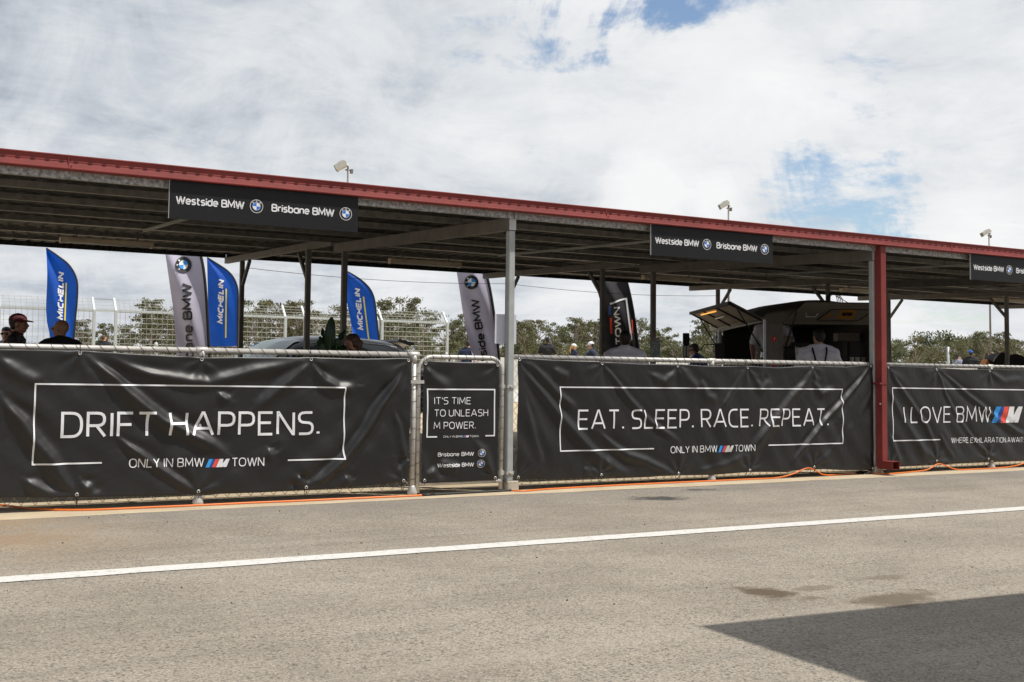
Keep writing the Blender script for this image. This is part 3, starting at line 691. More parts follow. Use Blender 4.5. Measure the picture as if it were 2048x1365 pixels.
# strip lights under the rear roof
for i, (xa, xb) in enumerate(((-3.04, -1.87), (1.56, 2.74), (6.19, 7.37), (10.78, 11.95), (15.07, 16.2))):
    lab = ['first dusty strip light under the roof from the left, above the blue flag', 'strip light under the roof just left of the tall grey front post', 'strip light under the roof behind the middle grey post, between two signs', 'strip light above the coffee van, left of the red downpipe', 'strip light at the right edge of the photo under the roof'][i]
    g = empty('strip_light', ((xa+xb)/2, 6.3, 0), label=lab, cat='light', group='strip lights under the roof')
    L_ = xb-xa
    b = MB(); b.box((0, 0, 2.775), (L_, .11, .05), bev=.006); b.build('housing', 'batten', g)
    for s_ in (-1, 1):
        b = MB(); b.tube([(-L_/2+.04, s_*.03, 2.740), (L_/2-.04, s_*.03, 2.740)], .013, 8); b.build('tube', 'tube', g, True)
    for s_ in (-1, 1):
        b = MB(); b.box((s_*(L_/2-.018), 0, 2.738), (.03, .10, .03)); b.build('tube_holder', 'batten', g)
    for s_ in (-1, 1):
        b = MB(); b.box((s_*(L_/2-.2), 0, 2.835), (.02, .02, .075)); b.build('hanger', 'purlin', g)

# hanging wire under the rear roof
def sagwire(p0, p1, sag, r, n=16):
    b = MB(); p0 = Vector(p0); p1 = Vector(p1)
    b.tube([p0.lerp(p1, t/n)+Vector((0, 0, -sag*4*(t/n)*(1-t/n))) for t in range(n+1)], r, 5); return b
tag(sagwire((0.05, 8.43, 2.74), (4.78, 8.43, 2.72), .07, .004).build('wire', 'tie'), 'thin wire sagging between rear shed posts right of the plant', 'wire')
tag(sagwire((4.85, 8.43, 2.72), (9.6, 8.43, 2.72), .07, .004).build('wire', 'tie'), 'thin wire sagging between rear shed posts behind the black flag', 'wire')

# ------------------------------------------------------------------ pipe fence
RZ, RR = 1.247, .0235
def chainlink(x0, x1, z0=.055, z1=1.235, pitch=.098):
    b = MB(); H = z1-z0; k = pitch
    n = int((x1-x0+H)/k)+1
    for i in range(-1, n+1):
        for s_ in (1, -1):
            xa = x0-H+i*k if s_ > 0 else x0+i*k; xb = xa+H*s_ if s_ > 0 else xa-H
            za, zb = z0, z1
            if s_ < 0: xa = x0+i*k
            ax, az, bx, bz = xa, za, xb, zb
            lo, hi = min(ax, bx), max(ax, bx)
            if hi < x0 or lo > x1: continue
            def clip(ax, az, bx, bz):
                t0, t1 = 0.0, 1.0; dx = bx-ax
                for lim, sg in ((x0, 1), (x1, -1)):
                    if abs(dx) < 1e-9: continue
                    t = (lim-ax)/dx
                    if (dx*sg) > 0: t0 = max(t0, t)
                    else: t1 = min(t1, t)
                return t0, t1
            t0, t1 = clip(ax, az, bx, bz)
            if t1-t0 < .01: continue
            p = (ax+(bx-ax)*t0, .002*s_, az+(bz-az)*t0); q = (ax+(bx-ax)*t1, .002*s_, az+(bz-az)*t1)
            b.tube([p, q], .0021, 4, cap=False)
    # knuckled ends
    x = x0
    while x < x1: b.tube([(x, 0, z0+.001), (x+.006, .004, z0-.010), (x+.012, 0, z0+.004)], .0018, 4); x += k
    return b
def lacing(x0, x1, parent, z=RZ, step=.098):
    b = MB(); x = x0+.03; rnd = random.Random(int(x0*10))
    while x < x1-.03:
        sl = .02+rnd.uniform(-.006, .008)
        b.tube([(x+sl*(1-math.cos(R(a)))-sl, -math.cos(R(a-90))*0-math.sin(R(a))*(RR+.002), z+math.cos(R(a))*(RR+.002)) for a in range(0, 361, 30)], .0018, 4, cap=False)
        x += step+rnd.uniform(-.012, .012)
    tag(b.build('lacing_wire', 'dwire', parent), kind='stuff')
def vlacing(x, y, z0, z1, r, parent, step=.11):
    b = MB(); z = z0; rnd = random.Random(int(x*100))
    while z < z1:
        sl = .03+rnd.uniform(-.01, .01)
        b.tube([(x+math.cos(R(a))*(r+.002), y+math.sin(R(a))*(r+.002), z+sl*a/360) for a in range(0, 361, 30)], .0018, 4, cap=False); z += step+rnd.uniform(-.01, .02)
    tag(b.build('lacing_wire', 'dwire', parent), kind='stuff')
def pipe_post(x, parent, top=RZ, r=RR, endcap=False):
    b = MB(); b.tube([(x, .03*0, .0), (x, 0, top)], r, 14); p = b.build('post', 'pipe', parent, True)
    b = MB(); b.tube([(x, 0, 0), (x, 0, .03), (x, 0, .075), (x, 0, .085)], [r+.022, r+.020, r+.004, r+.001], 14); b.build('post_foot', 'pipe', p, True)
    b = MB(); b.tube([(x-.05, 0, RZ), (x-.045, 0, RZ), (x+.045, 0, RZ), (x+.05, 0, RZ)], [r+.001, r+.006, r+.006, r+.001], 14)
    if not endcap: b.tube([(x, 0, RZ-.07), (x, 0, RZ)], r+.006, 14)
    b.build('tee_fitting', 'pipe', p, True)
def fence(x0, x1, posts, label, ext0=0, ext1=0):
    f = empty('pipe_fence', ((x0+x1)/2, 0, 0), label=label, cat='fence', group='pipe and chain link fence sections')
    f.location = (0, 0, 0)
    b = MB(); b.tube([(x0, 0, RZ), (x1, 0, RZ)], RR, 14); b.build('top_rail', 'pipe', f, True)
    for i, x in enumerate(posts): pipe_post(x, f)
    tag(chainlink(x0+.01, x1-.01).build('chain_link', 'wire', f), kind='stuff'); lacing(x0, x1, f)
    return f
f1 = fence(-10.4, -.945, (-8.8, -6.8, -4.85, -2.89, -.985), 'galvanised pipe and chain link fence left of the gate')
vlacing(-.985, 0, .12, 1.15, RR, f1)
f2 = fence(.04, 4.735, (2.43,), 'galvanised pipe and chain link fence between the gate post and red downpipe')
f3 = fence(4.90, 17.5, (6.82, 9.5, 12.2, 14.8), 'galvanised pipe and chain link fence right of the red downpipe')
for x, par in ((.04, f2), (4.735, f2)):
    b = MB(); b.box((x+(.02 if x < 1 else -.02), 0, RZ), (.05, .036, .04), bev=.006); b.build('rail_bracket', 'pipe', par)

# gate
g = empty('gate', (-.5, 0, 0), label='narrow pipe-framed gate with rounded top corners left of the front post', cat='gate')
def ga(p): return (p[0]+.5, p[1], p[2])
xl, xr, zt, zb, cr = -.935, -.078, 1.232, .098, .13
pts = [(xl, 0, .02), (xl, 0, zt-cr)]+[(xl+cr-cr*math.cos(R(a)), 0, zt-cr+cr*math.sin(R(a))) for a in range(15, 91, 15)]+[(xr-cr+cr*math.sin(R(a)), 0, zt-cr+cr*math.cos(R(a))) for a in range(0, 91, 15)]+[(xr, 0, .02)]
b = MB(); b.tube([ga(p) for p in pts], .021, 14); b.build('frame', 'pipe', g, True)
b = MB(); b.tube([ga((xl, 0, zb)), ga((xr, 0, zb))], .021, 14); b.build('bottom_rail', 'pipe', g, True)
for z in (.14, .26, .38): pass
bb = chainlink(xl+.02, xr-.02, .10, 1.20); bb.v = [ga(v) for v in bb.v]; tag(bb.build('chain_link', 'wire', g), kind='stuff')
b = MB(); rnd = random.Random(2)
for x in np.arange(xl+.12, xr-.1, .085):
    b.tube([ga((x+.02*math.sin(R(a/2)), -math.sin(R(a))*.023, zt+math.cos(R(a))*.023)) for a in range(0, 361, 30)], .0018, 4, cap=False)
for z in np.arange(.16, 1.08, .1):
    for x in (xl, xr): b.tube([ga((x+math.cos(R(a))*.023, math.sin(R(a))*.023, z+.03*a/360)) for a in range(0, 361, 30)], .0018, 4, cap=False)
tag(b.build('lacing_wire', 'dwire', g), kind='stuff')
for z in (.97, .17):
    b = MB(); b.tube([ga((xr, 0, z-.02)), ga((xr, 0, z+.02))], .028, 12); b.box(ga((xr+.035, 0, z)), (.05, .014, .03)); b.box(ga((xr+.075, -.042, z)), (.075, .006, .03)); b.ell(ga((xr+.07, -.05, z)), (.011, .009, .011), 8); b.build('hinge', 'pipe', g, False)
b = MB(); b.box(ga((-.96, -.028, 1.005)), (.13, .007, .030)); b.tube([ga((-.985, 0, .985)), ga((-.985, 0, 1.025))], .029, 12); b.build('latch', 'pipe', g)

# ------------------------------------------------------------------ banners
F1 = [[(-3.81, 1.19), (-3.69, 1.12), (-3.55, 1.02), (-3.46, 0.93), (-3.33, 0.82), (-3.17, 0.7), (-2.97, 0.6), (-2.78, 0.5), (-2.67, 0.42)], [(-3.59, 1.18), (-3.47, 1.12), (-3.3, 1.07), (-3.04, 1.03), (-2.84, 1.01), (-2.69, 1.05), (-2.48, 1.11), (-2.2, 1.16), (-2.02, 1.2)], [(-4.4, 0.9), (-4.32, 0.8), (-4.21, 0.69), (-4.12, 0.55), (-4.01, 0.42), (-3.94, 0.3), (-3.85, 0.13)], [(-4.41, 1.17), (-4.32, 1.11), (-4.22, 1.05), (-4.1, 1.0)], [(-3.56, 0.58), (-3.43, 0.48), (-3.31, 0.4), (-3.19, 0.31), (-3.09, 0.24), (-2.93, 0.14)], [(-4.21, 0.26), (-4.1, 0.2), (-3.98, 0.13)], [(-3.8, 0.24), (-3.72, 0.15), (-3.66, 0.11)], [(-1.98, 1.2), (-2.07, 1.11), (-2.25, 0.96), (-2.44, 0.8)], [(-1.93, 1.13), (-1.83, 1.03), (-1.71, 0.97), (-1.56, 0.97)], [(-1.09, 1.16), (-1.19, 0.99), (-1.35, 0.79), (-1.47, 0.59), (-1.65, 0.37), (-1.88, 0.17), (-1.99, 0.11)], [(-1.19, 0.77), (-1.13, 0.63), (-1.06, 0.33), (-1.15, 0.19)], [(-1.64, 0.2), (-1.58, 0.13)], [(-2.06, 0.22), (-2.0, 0.13)], [(-2.33, 0.45), (-2.27, 0.38)], [(-2.76, 0.91), (-2.66, 0.85)]]
F2 = [[(0.09, 1.21), (0.2, 1.07), (0.39, 0.89), (0.56, 0.71), (0.76, 0.52), (0.96, 0.35), (1.14, 0.23), (1.38, 0.1)], [(0.22, 1.19), (0.39, 1.05), (0.56, 0.89), (0.73, 0.78)], [(1.05, 1.19), (1.21, 1.02), (1.35, 0.87), (1.49, 0.75), (1.62, 0.64), (1.81, 0.53), (1.95, 0.45)], [(0.16, 0.85), (0.21, 0.66), (0.27, 0.47), (0.33, 0.33), (0.35, 0.23)], [(0.99, 0.54), (1.19, 0.4), (1.34, 0.32), (1.56, 0.26), (1.76, 0.17), (1.95, 0.1)], [(0.82, 0.2), (0.91, 0.13)], [(0.46, 1.15), (0.65, 1.08)], [(2.88, 1.19), (2.76, 1.07), (2.62, 0.89), (2.5, 0.74)], [(3.81, 1.21), (3.7, 1.05), (3.5, 0.89), (3.32, 0.71), (3.08, 0.49), (2.89, 0.29)], [(4.72, 1.24), (4.49, 1.03), (4.26, 0.83), (3.99, 0.63), (3.72, 0.38), (3.52, 0.18)], [(4.73, 0.97), (4.43, 0.6), (4.07, 0.28), (3.86, 0.15)], [(2.26, 1.07), (2.35, 0.9), (2.48, 0.86)], [(2.99, 1.07), (3.08, 0.98), (3.2, 1.07)], [(3.83, 1.05), (3.96, 0.93), (4.13, 0.99)], [(2.2, 0.12), (2.57, 0.19), (2.89, 0.29)], [(1.98, 1.18), (2.14, 1.05), (2.24, 0.97)], [(1.6, 1.12), (1.79, 1.05), (1.91, 1.15)]]
F3 = [[(5.0, 1.19), (5.17, 1.02), (5.38, 0.82), (5.61, 0.58), (5.8, 0.28)], [(5.86, 1.2), (6.1, 1.07), (6.38, 0.9), (6.68, 0.74), (6.93, 0.6), (7.23, 0.48), (7.49, 0.39)], [(5.01, 0.45), (5.13, 0.25), (5.2, 0.14)], [(5.84, 1.18), (5.96, 0.92), (6.14, 0.69), (6.44, 0.39), (6.7, 0.2), (6.92, 0.12)], [(4.98, 1.0), (5.21, 0.7), (5.53, 0.34), (5.64, 0.16)], [(5.83, 0.47), (5.98, 0.28), (6.13, 0.13)], [(6.8, 1.18), (7.03, 1.09), (7.37, 1.12)]]
FG = [[(-0.89, 1.16), (-0.78, 1.07), (-0.64, 0.97)], [(-0.38, 0.49), (-0.26, 0.38), (-0.19, 0.22), (-0.14, 0.11)], [(-0.89, 0.18), (-0.79, 0.22), (-0.7, 0.13)], [(-0.73, 0.3), (-0.53, 0.24)]]
def wave(x, z, seed, k, amp, ang=None, n=9):
    r = random.Random(seed); o = np.zeros_like(x)
    for i in range(n):
        a = (ang+r.uniform(-.28, .28)) if ang is not None else r.uniform(0, math.pi)
        f = k*r.uniform(.6, 1.7); o = o+np.sin((x*math.cos(a)+z*math.sin(a))*f+r.uniform(0, 6.3))
    return o*amp/math.sqrt(n)
class Cloth:
    def __init__(s, top, bot, folds, eyes, seed, w0=.027, amp=.020, base=-.045):
        s.top, s.bot, s.folds, s.eyes, s.seed, s.w0, s.amp, s.base = top, bot, folds, eyes, seed, w0, amp, base
    def edge(s, P, x): return np.interp(x, [p[0] for p in P], [p[1] for p in P])
    def y(s, x, z):
        d = wave(x, z, s.seed, 6, .0042)+wave(x, z, s.seed+1, 20, .0024, .7)+wave(x, z, s.seed+2, 60, .00045)
        xm = .5*(s.top[0][0]+s.top[-1][0]); bl = 1/(1+np.exp(-(x-xm)*2.2))
        d = d+(1-bl)*wave(x, z, s.seed+7, 17, .0038, .72)+bl*wave(x, z, s.seed+8, 17, .0038, 2.42)
        t, b = s.edge(s.top, x), s.edge(s.bot, x); v = np.clip((z-b)/(t-b), 0, 1)
        for i, F in enumerate(s.folds):
            r = random.Random(s.seed*50+i); w_ = s.w0*r.uniform(.75, 1.3); A = s.amp*r.uniform(.8, 1.2)*(1.2 if len(F) > 5 else .85)*(.6 if F[0] in ((-3.59, 1.18), (-3.56, .58), (5.84, 1.18), (5.83, .47)) else 1)
            best = np.full_like(x, 9.0); sgn = np.ones_like(x); par = np.zeros_like(x)
            L_ = [0]
            for (a, b_) in zip(F, F[1:]): L_.append(L_[-1]+math.hypot(b_[0]-a[0], b_[1]-a[1]))
            for k, (a, b_) in enumerate(zip(F, F[1:])):
                dx, dz = b_[0]-a[0], b_[1]-a[1]; l2 = dx*dx+dz*dz
                q = np.clip(((x-a[0])*dx+(z-a[1])*dz)/l2, 0, 1); ex, ez = x-(a[0]+q*dx), z-(a[1]+q*dz)
                dd = np.sqrt(ex*ex+ez*ez); up_ = np.sign((ez*abs(dx)-ex*dz*np.sign(dx)) if dx else -ex*np.sign(dz))
                m_ = dd < best; best = np.where(m_, dd, best); sgn = np.where(m_, up_, sgn); par = np.where(m_, (L_[k]+q*math.sqrt(l2))/L_[-1], par)
            sd_ = best*sgn; tp = np.clip(par*5, 0.15, 1)*np.clip((1-par)*5+.15, 0.1, 1); wv = w_*(.55+.9*np.clip(par*3, 0, 1))
            d += A*tp*(np.exp(-((sd_+wv*.55)/wv)**2)-.55*np.exp(-((sd_-wv*1.1)/(wv*1.2))**2)-.25*np.exp(-((sd_+wv*2.6)/(wv*1.4))**2))
        # puckers fanning out of each eyelet, flat where the eyelet is tied
        for (ex, ez) in s.eyes:
            rx, rz = x-ex, z-ez; rr = np.sqrt(rx*rx+rz*rz)+1e-6; an = np.arctan2(rz, rx)
            d += .0065*np.sin(an*7+s.seed+ex*3)*np.exp(-((rr-.10)/.10)**2)
            d *= 1-.85*np.exp(-(rr/.05)**2)
        edgef = 1-.45*np.exp(-((1-v)/.05)**2)-.45*np.exp(-(v/.05)**2)
        return s.base-np.maximum(d*edgef, -.034)
    def mesh(s, x0, x1, step=.012):
        nx = int((x1-x0)/step); nz = int(1.12/step)
        X, V = np.meshgrid(np.linspace(x0, x1, nx+1), np.linspace(0, 1, nz+1), indexing='ij')
        # thin scallop between the ties
        T = s.edge(s.top, X); B = s.edge(s.bot, X); Z = B+(T-B)*V; Y = s.y(X, Z)
        me = bpy.data.meshes.new('banner')
        idx = np.arange((nx+1)*(nz+1)).reshape(nx+1, nz+1)
        F = np.stack([idx[:-1, :-1], idx[1:, :-1], idx[1:, 1:], idx[:-1, 1:]], -1).reshape(-1, 4)
        me.from_pydata(np.stack([X, Y, Z], -1).reshape(-1, 3).tolist(), [], F.tolist()); me.materials.append(M['banner'])
        me.polygons.foreach_set('use_smooth', [True]*len(me.polygons)); me.update(); return me
    def fmap(s, ox, oy=0, oz=0):
        def f(u, v, l): return np.stack([u-ox, s.y(u, v)-.0040-l*.0004, v], -1)
        return f
def banner(c, x0, x1, label, tie_to):
    me = c.mesh(x0, x1); o = bpy.data.objects.new('banner', me); S.collection.objects.link(o)
    tag(o, label, 'banner', 'black printed banners tied to the fence')
    so = o.modifiers.new('thick', 'SOLIDIFY'); so.thickness = .0012; so.offset = -1
    for (ex, ez) in c.eyes:
        y = float(c.y(np.array([ex]), np.array([ez]))[0])-.003
        b = MB(); b.tube([(ex+.0105*math.cos(R(a)), y, ez+.0105*math.sin(R(a))) for a in range(0, 360, 30)], .0045, 6, closed=True); e = b.build('eyelet', 'eyelet', o, True)
        b = MB(); up_ = ez > .6; tz = tie_to(ex, up_); 
        b.tube([(ex, y-.004, ez), (ex+.003, y-.012, (ez+tz)/2), (ex+.004, -.030, tz), (ex+.006, -.012, tz+(.026 if up_ else -.01)), (ex+.008, .02, tz+(.015 if up_ else 0)), (ex+.004, .005, ez+.01)], .0028, 5); b.build('tie', 'tie', e)
    return o
FR = .0085
def frame(o, c, xa, xb, zt0, zt1, zb0, zb1, la, lb):
    """white outline, open at the bottom between la and lb"""
    p = Print(.018); p.ribbon([(la, zb0), (xa, zb0), (xa, zt0), (xb, zt1), (xb, zb1), (lb, zb1+(zb1-zb0)*-.0)], .0125, step=.018)
    return p.build('frame_line', c.fmap(0), o)
def words(o, c, t, x, z, h, wd, sw=.085, tilt=0.0, step=.014, gap=.22, space=.34):
    p = Print(step); f = (lambda q: (q[0], q[1]+tilt*(q[0]-x))) if tilt else None
    p.text(t, x, z, h, wd, sw=sw, f=f, gap=gap, space=space); return p.build('lettering', c.fmap(0), o)
railtie = lambda ex, up_: RZ if up_ else .055
e1 = [(-5.71, 1.21), (-4.775, 1.205), (-3.84, 1.205), (-2.9, 1.172), (-1.97, 1.188), (-1.06, 1.196), (-5.71, .14), (-4.77, .14), (-3.83, .125), (-2.9, .112), (-1.99, .11), (-1.09, .135)]
c1 = Cloth([(-5.73, 1.225), (-4.4, 1.224), (-3.84, 1.226), (-3.35, 1.205), (-2.9, 1.190), (-2.4, 1.198), (-1.97, 1.208), (-1.5, 1.202), (-1.04, 1.217)],
           [(-5.73, .12), (-4.4, .125), (-3.83, .105), (-3.4, .095), (-2.9, .090), (-2.4, .082), (-1.99, .088), (-1.6, .10), (-1.25, .112), (-1.10, .125), (-1.03, .165)], F1, e1, 3, amp=.029)
o1 = banner(c1, -5.73, -1.035, 'black banner reading DRIFT HAPPENS on the fence left of the gate', railtie)
frame(o1, c1, -4.153, -1.658, .967, .952, .361, .342, -3.653, -2.156)
words(o1, c1, 'DRIFT HAPPENS.', -3.962, .556, .200, 2.085, sw=.108, tilt=-.003)
words(o1, c1, 'ONLY IN BMW', -3.449, .316, .072, .590, sw=.11, tilt=-.012)
p = Print(.012); p.mlogo(-2.848, .302, .066, .196); p.build('motorsport_stripes', c1.fmap(0), o1)
words(o1, c1, 'TOWN', -2.634, .302, .072, .272, sw=.11)
e2 = [(.085, 1.222), (1.02, 1.198), (1.95, 1.187), (2.88, 1.184), (3.81, 1.200), (4.715, 1.226), (.083, .125), (1.02, .117), (1.965, .10), (2.91, .105), (3.83, .112), (4.73, .07)]
c2 = Cloth([(.065, 1.238), (.5, 1.224), (1.02, 1.217), (1.5, 1.203), (1.95, 1.206), (2.4, 1.192), (2.88, 1.203), (3.3, 1.190), (3.81, 1.218), (4.3, 1.212), (4.75, 1.245)],
           [(.078, .108), (.5, .095), (1.02, .098), (1.5, .082), (1.97, .082), (2.4, .072), (2.9, .086), (3.4, .074), (3.83, .094), (4.3, .062), (4.75, .052)], F2, e2, 11, amp=.019)
o2 = banner(c2, .068, 4.745, 'black banner reading EAT. SLEEP. RACE. REPEAT. between the front post and red downpipe', railtie)
frame(o2, c2, .545, 4.262, .966, .961, .358, .362, 1.651, 3.173)
words(o2, c2, 'EAT. SLEEP. RACE. REPEAT.', .744, .556, .195, 3.312, sw=.092)
words(o2, c2, 'ONLY IN BMW', 1.858, .306, .071, .606, sw=.11)
p = Print(.012); p.mlogo(2.478, .303, .067, .205); p.build('motorsport_stripes', c2.fmap(0), o2)
words(o2, c2, 'TOWN', 2.700, .303, .071, .277, sw=.11)
e3 = [(4.99, 1.215), (5.80, 1.202), (6.75, 1.198), (7.68, 1.20), (8.6, 1.205), (9.56, 1.21), (5.0, .10), (5.79, .125), (6.71, .125), (7.65, .12), (8.6, .12), (9.56, .12)]
c3 = Cloth([(4.95, 1.238), (5.8, 1.222), (6.3, 1.208), (6.75, 1.218), (9.6, 1.22)], [(4.95, .072), (5.3, .085), (5.79, .108), (6.2, .092), (6.71, .108), (7.2, .10), (9.6, .10)], F3, e3, 23, amp=.016)
o3 = banner(c3, 4.955, 9.6, 'black banner starting I LOVE, with large blue and red stripes, right of the red downpipe', railtie)
frame(o3, c3, 5.058, 9.35, .980, .955, .375, .36, 5.851, 8.6)
words(o3, c3, 'I LOVE BMW', 5.240, .572, .195, 1.515, sw=.092)
p = Print(.012); p.mlogo(6.772, .562, .197, .585); p.build('motorsport_stripes', c3.fmap(0), o3)
words(o3, c3, 'WHERE EXHILARATION AWAITS.', 6.045, .330, .066, 1.40, sw=.11, tilt=-.012)
eg = [(-.885, 1.172), (-.145, 1.166), (-.880, .128), (-.158, .128)]
cg = Cloth([(-.915, 1.196), (-.52, 1.188), (-.12, 1.190)], [(-.915, .106), (-.52, .104), (-.12, .110)], FG, eg, 31, w0=.032, amp=.020, base=-.034)
og = banner(cg, -.908, -.128, 'small black banner reading IT\'S TIME TO UNLEASH M POWER on the gate', lambda ex, up_: 1.232 if up_ else .098)
frame(og, cg, -.862, -.175, .940, .940, .514, .516, -.762, -.267)
for k, s_ in enumerate(og.children): pass
for t, z, wd in (("IT'S TIME", .805, .375), ('TO UNLEASH', .695, .553), ('M POWER.', .583, .428)): words(og, cg, t, -.797, z, .064, wd, sw=.10, step=.010)
words(og, cg, 'ONLY IN BMW', -.700, .505, .0185, .197, sw=.13, step=.008)
p = Print(.008); p.mlogo(-.497, .5045, .0185, .062); p.build('motorsport_stripes', cg.fmap(0), og)
words(og, cg, 'TOWN', -.428, .505, .0185, .090, sw=.13, step=.008)
words(og, cg, 'Brisbane BMW', -.750, .336, .037, .366, sw=.175, step=.008, gap=.17, space=.36)
words(og, cg, 'Westside BMW', -.750, .239, .037, .368, sw=.175, step=.008, gap=.17, space=.36)
for cc in ((-.308, .360), (-.314, .262)):
    p = Print(.01); p.roundel(cc, .037); p.build('roundel', cg.fmap(0), og)

# ------------------------------------------------------------------ header signs
def sign(x0, label):
    o = empty('header_sign', (x0, -.128, 0), label=label, cat='sign', group='black header signs under the gutter')
    b = MB(); b.box((.807, .006, 2.4455), (1.614, .012, .309)); b.build('board', 'sign', o)
    b = MB(); b.box((-.0015, .006, 2.4455), (.003, .014, .309)); b.build('edge_trim', 'cap', o)
    f = lambda u, v, l: np.stack([u, -.0025-l*.0003+u*0, v], -1)
    for t, u, wd in (('Westside BMW', .050, .560), ('Brisbane BMW', .840, .556)):
        p = Print(.05); p.text(t, u, 2.411, .066, wd, sw=.175, gap=.17, space=.36); p.build('lettering', f, o)
    for u in (.712, 1.500):
        p = Print(.05); p.roundel((u, 2.444), .056); p.build('roundel', f, o)
sign(-3.214, 'black header sign under the gutter at the left, nearest the camera')
sign(1.548, 'black header sign under the gutter in the middle, left of the red downpipe')
sign(6.325, 'black header sign under the gutter cut off by the right edge')

# ------------------------------------------------------------------ the pit building whose roof corner shades the asphalt, right of the camera
pb = empty('pit_building', (-.88, -6.72, 0), rz=R(-4), label='low pit building with flat roof opposite the sheds, only its shadow in view', cat='building')
def pbx(name, x0, x1, y0, y1, z0, z1, m): b = MB(); b.box(((x0+x1)/2+.96, (y0+y1)/2+6.65, (z0+z1)/2), (x1-x0, y1-y0, z1-z0)); return b.build(name, m, pb)
pbx('roof', -.96, 16, -18, -6.65, 3.2, 3.4, 'galv'); pbx('wall', .2, 15.5, -17.5, -9.2, 0, 3.2, 'barrier')
for x in (-.6, 4.6, 9.8, 15.0): pbx('post', x-.05, x+.05, -7.05, -6.95, 0, 3.2, 'post')
for x in (2, 6.5, 11): pbx('roller_door', x, x+3, -9.24, -9.2, 0, 2.7, 'rafter')

# ------------------------------------------------------------------ orange extension cable
def smooth(P, n=6):
    out = []
    for i in range(len(P)-1):
        p0, p1, p2, p3 = (Vector(P[max(0, i-1)]), Vector(P[i]), Vector(P[i+1]), Vector(P[min(len(P)-1, i+2)]))
        for k in range(n):
            t = k/n; out.append(.5*((2*p1)+(p2-p0)*t+(2*p0-5*p1+4*p2-p3)*t*t+(3*p1-p0-3*p2+p3)*t**3))
    out.append(Vector(P[-1])); return out
b = MB(); b.tube(smooth([(-6.2, .5, .014), (-4.9, .75, .014), (-4.35, .55, .014), (-4.12, .12, .014), (-3.8, -.115, .014), (-3.3, -.145, .014), (-2.93, -.155, .014), (-2.5, -.150, .014), (-2.08, -.165, .014), (-1.5, -.168, .014), (-1.05, -.175, .014), (-.955, -.165, .014)]), .0078, 7)
tag(b.build('extension_cable', 'orange', None, True), 'orange extension cable lying along the concrete edge below the left banner', 'cable')
b = MB(); b.tube([(-.97, -.166, .014), (-.90, -.160, .014), (-.86, -.156, .014)], [.011, .014, .010], 8); b.tube(smooth([(-.86, -.156, .012), (-.5, -.125, .012), (-.09, -.10, .012), (-.03, -.11, .012)]), .013, 7)
tag(b.build('cable_cover', 'tie', None, True), 'black sleeved cable piece across the gate opening', 'cable')
b = MB(); b.tube(smooth([(-.03, -.12, .014), (.05, -.20, .014), (.3, -.14, .014), (.8, -.09, .014), (1.31, -.065, .014), (1.9, -.055, .014), (2.43, -.06, .014), (2.9, -.06, .014), (3.26, -.055, .014), (3.5, -.05, .045), (3.68, -.045, .095), (3.78, -.045, .100), (3.88, -.045, .06), (4.0, -.04, .02), (4.3, .0, .014), (4.58, .03, .014)]), .0072, 7)
tag(b.build('extension_cable', 'orange', None, True), 'orange extension cable below the middle banner, lifted over its bottom tie', 'cable')
b = MB(); b.tube([(4.55, .03, .02), (4.60, .035, .02), (4.66, .03, .02), (4.72, .01, .018)], [.012, .024, .022, .012], 8); b.tube([(4.63, -.02, .015), (4.70, -.04, .03)], .016, 6)
tag(b.build('cable_plug', 'tie', None, True), 'black plug joining two orange cables beside the red downpipe foot', 'plug')
b = MB(); b.tube(smooth([(4.72, .0, .014), (4.78, -.10, .014), (4.83, -.15, .012), (4.95, -.14, .014), (5.3, -.07, .014), (5.6, -.06, .03), (5.78, -.06, .09), (5.9, -.06, .075), (6.1, -.07, .02), (6.4, -.07, .014), (6.9, -.05, .014), (7.2, -.05, .03), (7.5, -.05, .07), (7.8, -.05, .03), (9, -.05, .014)]), .0072, 7)
tag(b.build('extension_cable', 'orange', None, True), 'orange extension cable below the right banner beyond the downpipe', 'cable')
# litter and dirt by the downpipe foot
b = MB(); rnd = random.Random(4)
for i in range(60):
    r = rnd.uniform(.008, .022); b.ell((4.72+rnd.gauss(0, .07), .02+rnd.gauss(0, .04), abs(rnd.gauss(.01, .012))), (r, r*.8, r*.6), 6, rnd.choice(['tie', 'concrete', 'bark']))
tag(b.build('debris'), 'small heap of dirt and rubble around the downpipe foot', 'debris', kind='stuff')

# paper and poster on posts
b = MB(); b.box((-.018, .045, 1.508), (.232, .0015, .278)); tag(b.build('paper_notice', 'paper'), 'plain white paper notice taped behind the tall front post', 'notice')
b = MB(); b.box((4.81, 4.118, 1.515), (.165, .002, .29)); o = tag(b.build('poster', 'poster'), 'small teal and grey poster taped to the inner post by the coffee van', 'poster')
p = Print(.05); p.ribbon([(4.745, 1.625), (4.77, 1.64), (4.80, 1.625), (4.83, 1.645), (4.86, 1.635), (4.875, 1.65)], .009, 'pred'); p.ribbon([(4.745, 1.60), (4.80, 1.603), (4.85, 1.598)], .006, 'pblack')
p.build('print_marks', lambda u, v, l: np.stack([u, 0*u+4.1155, v], -1), o)

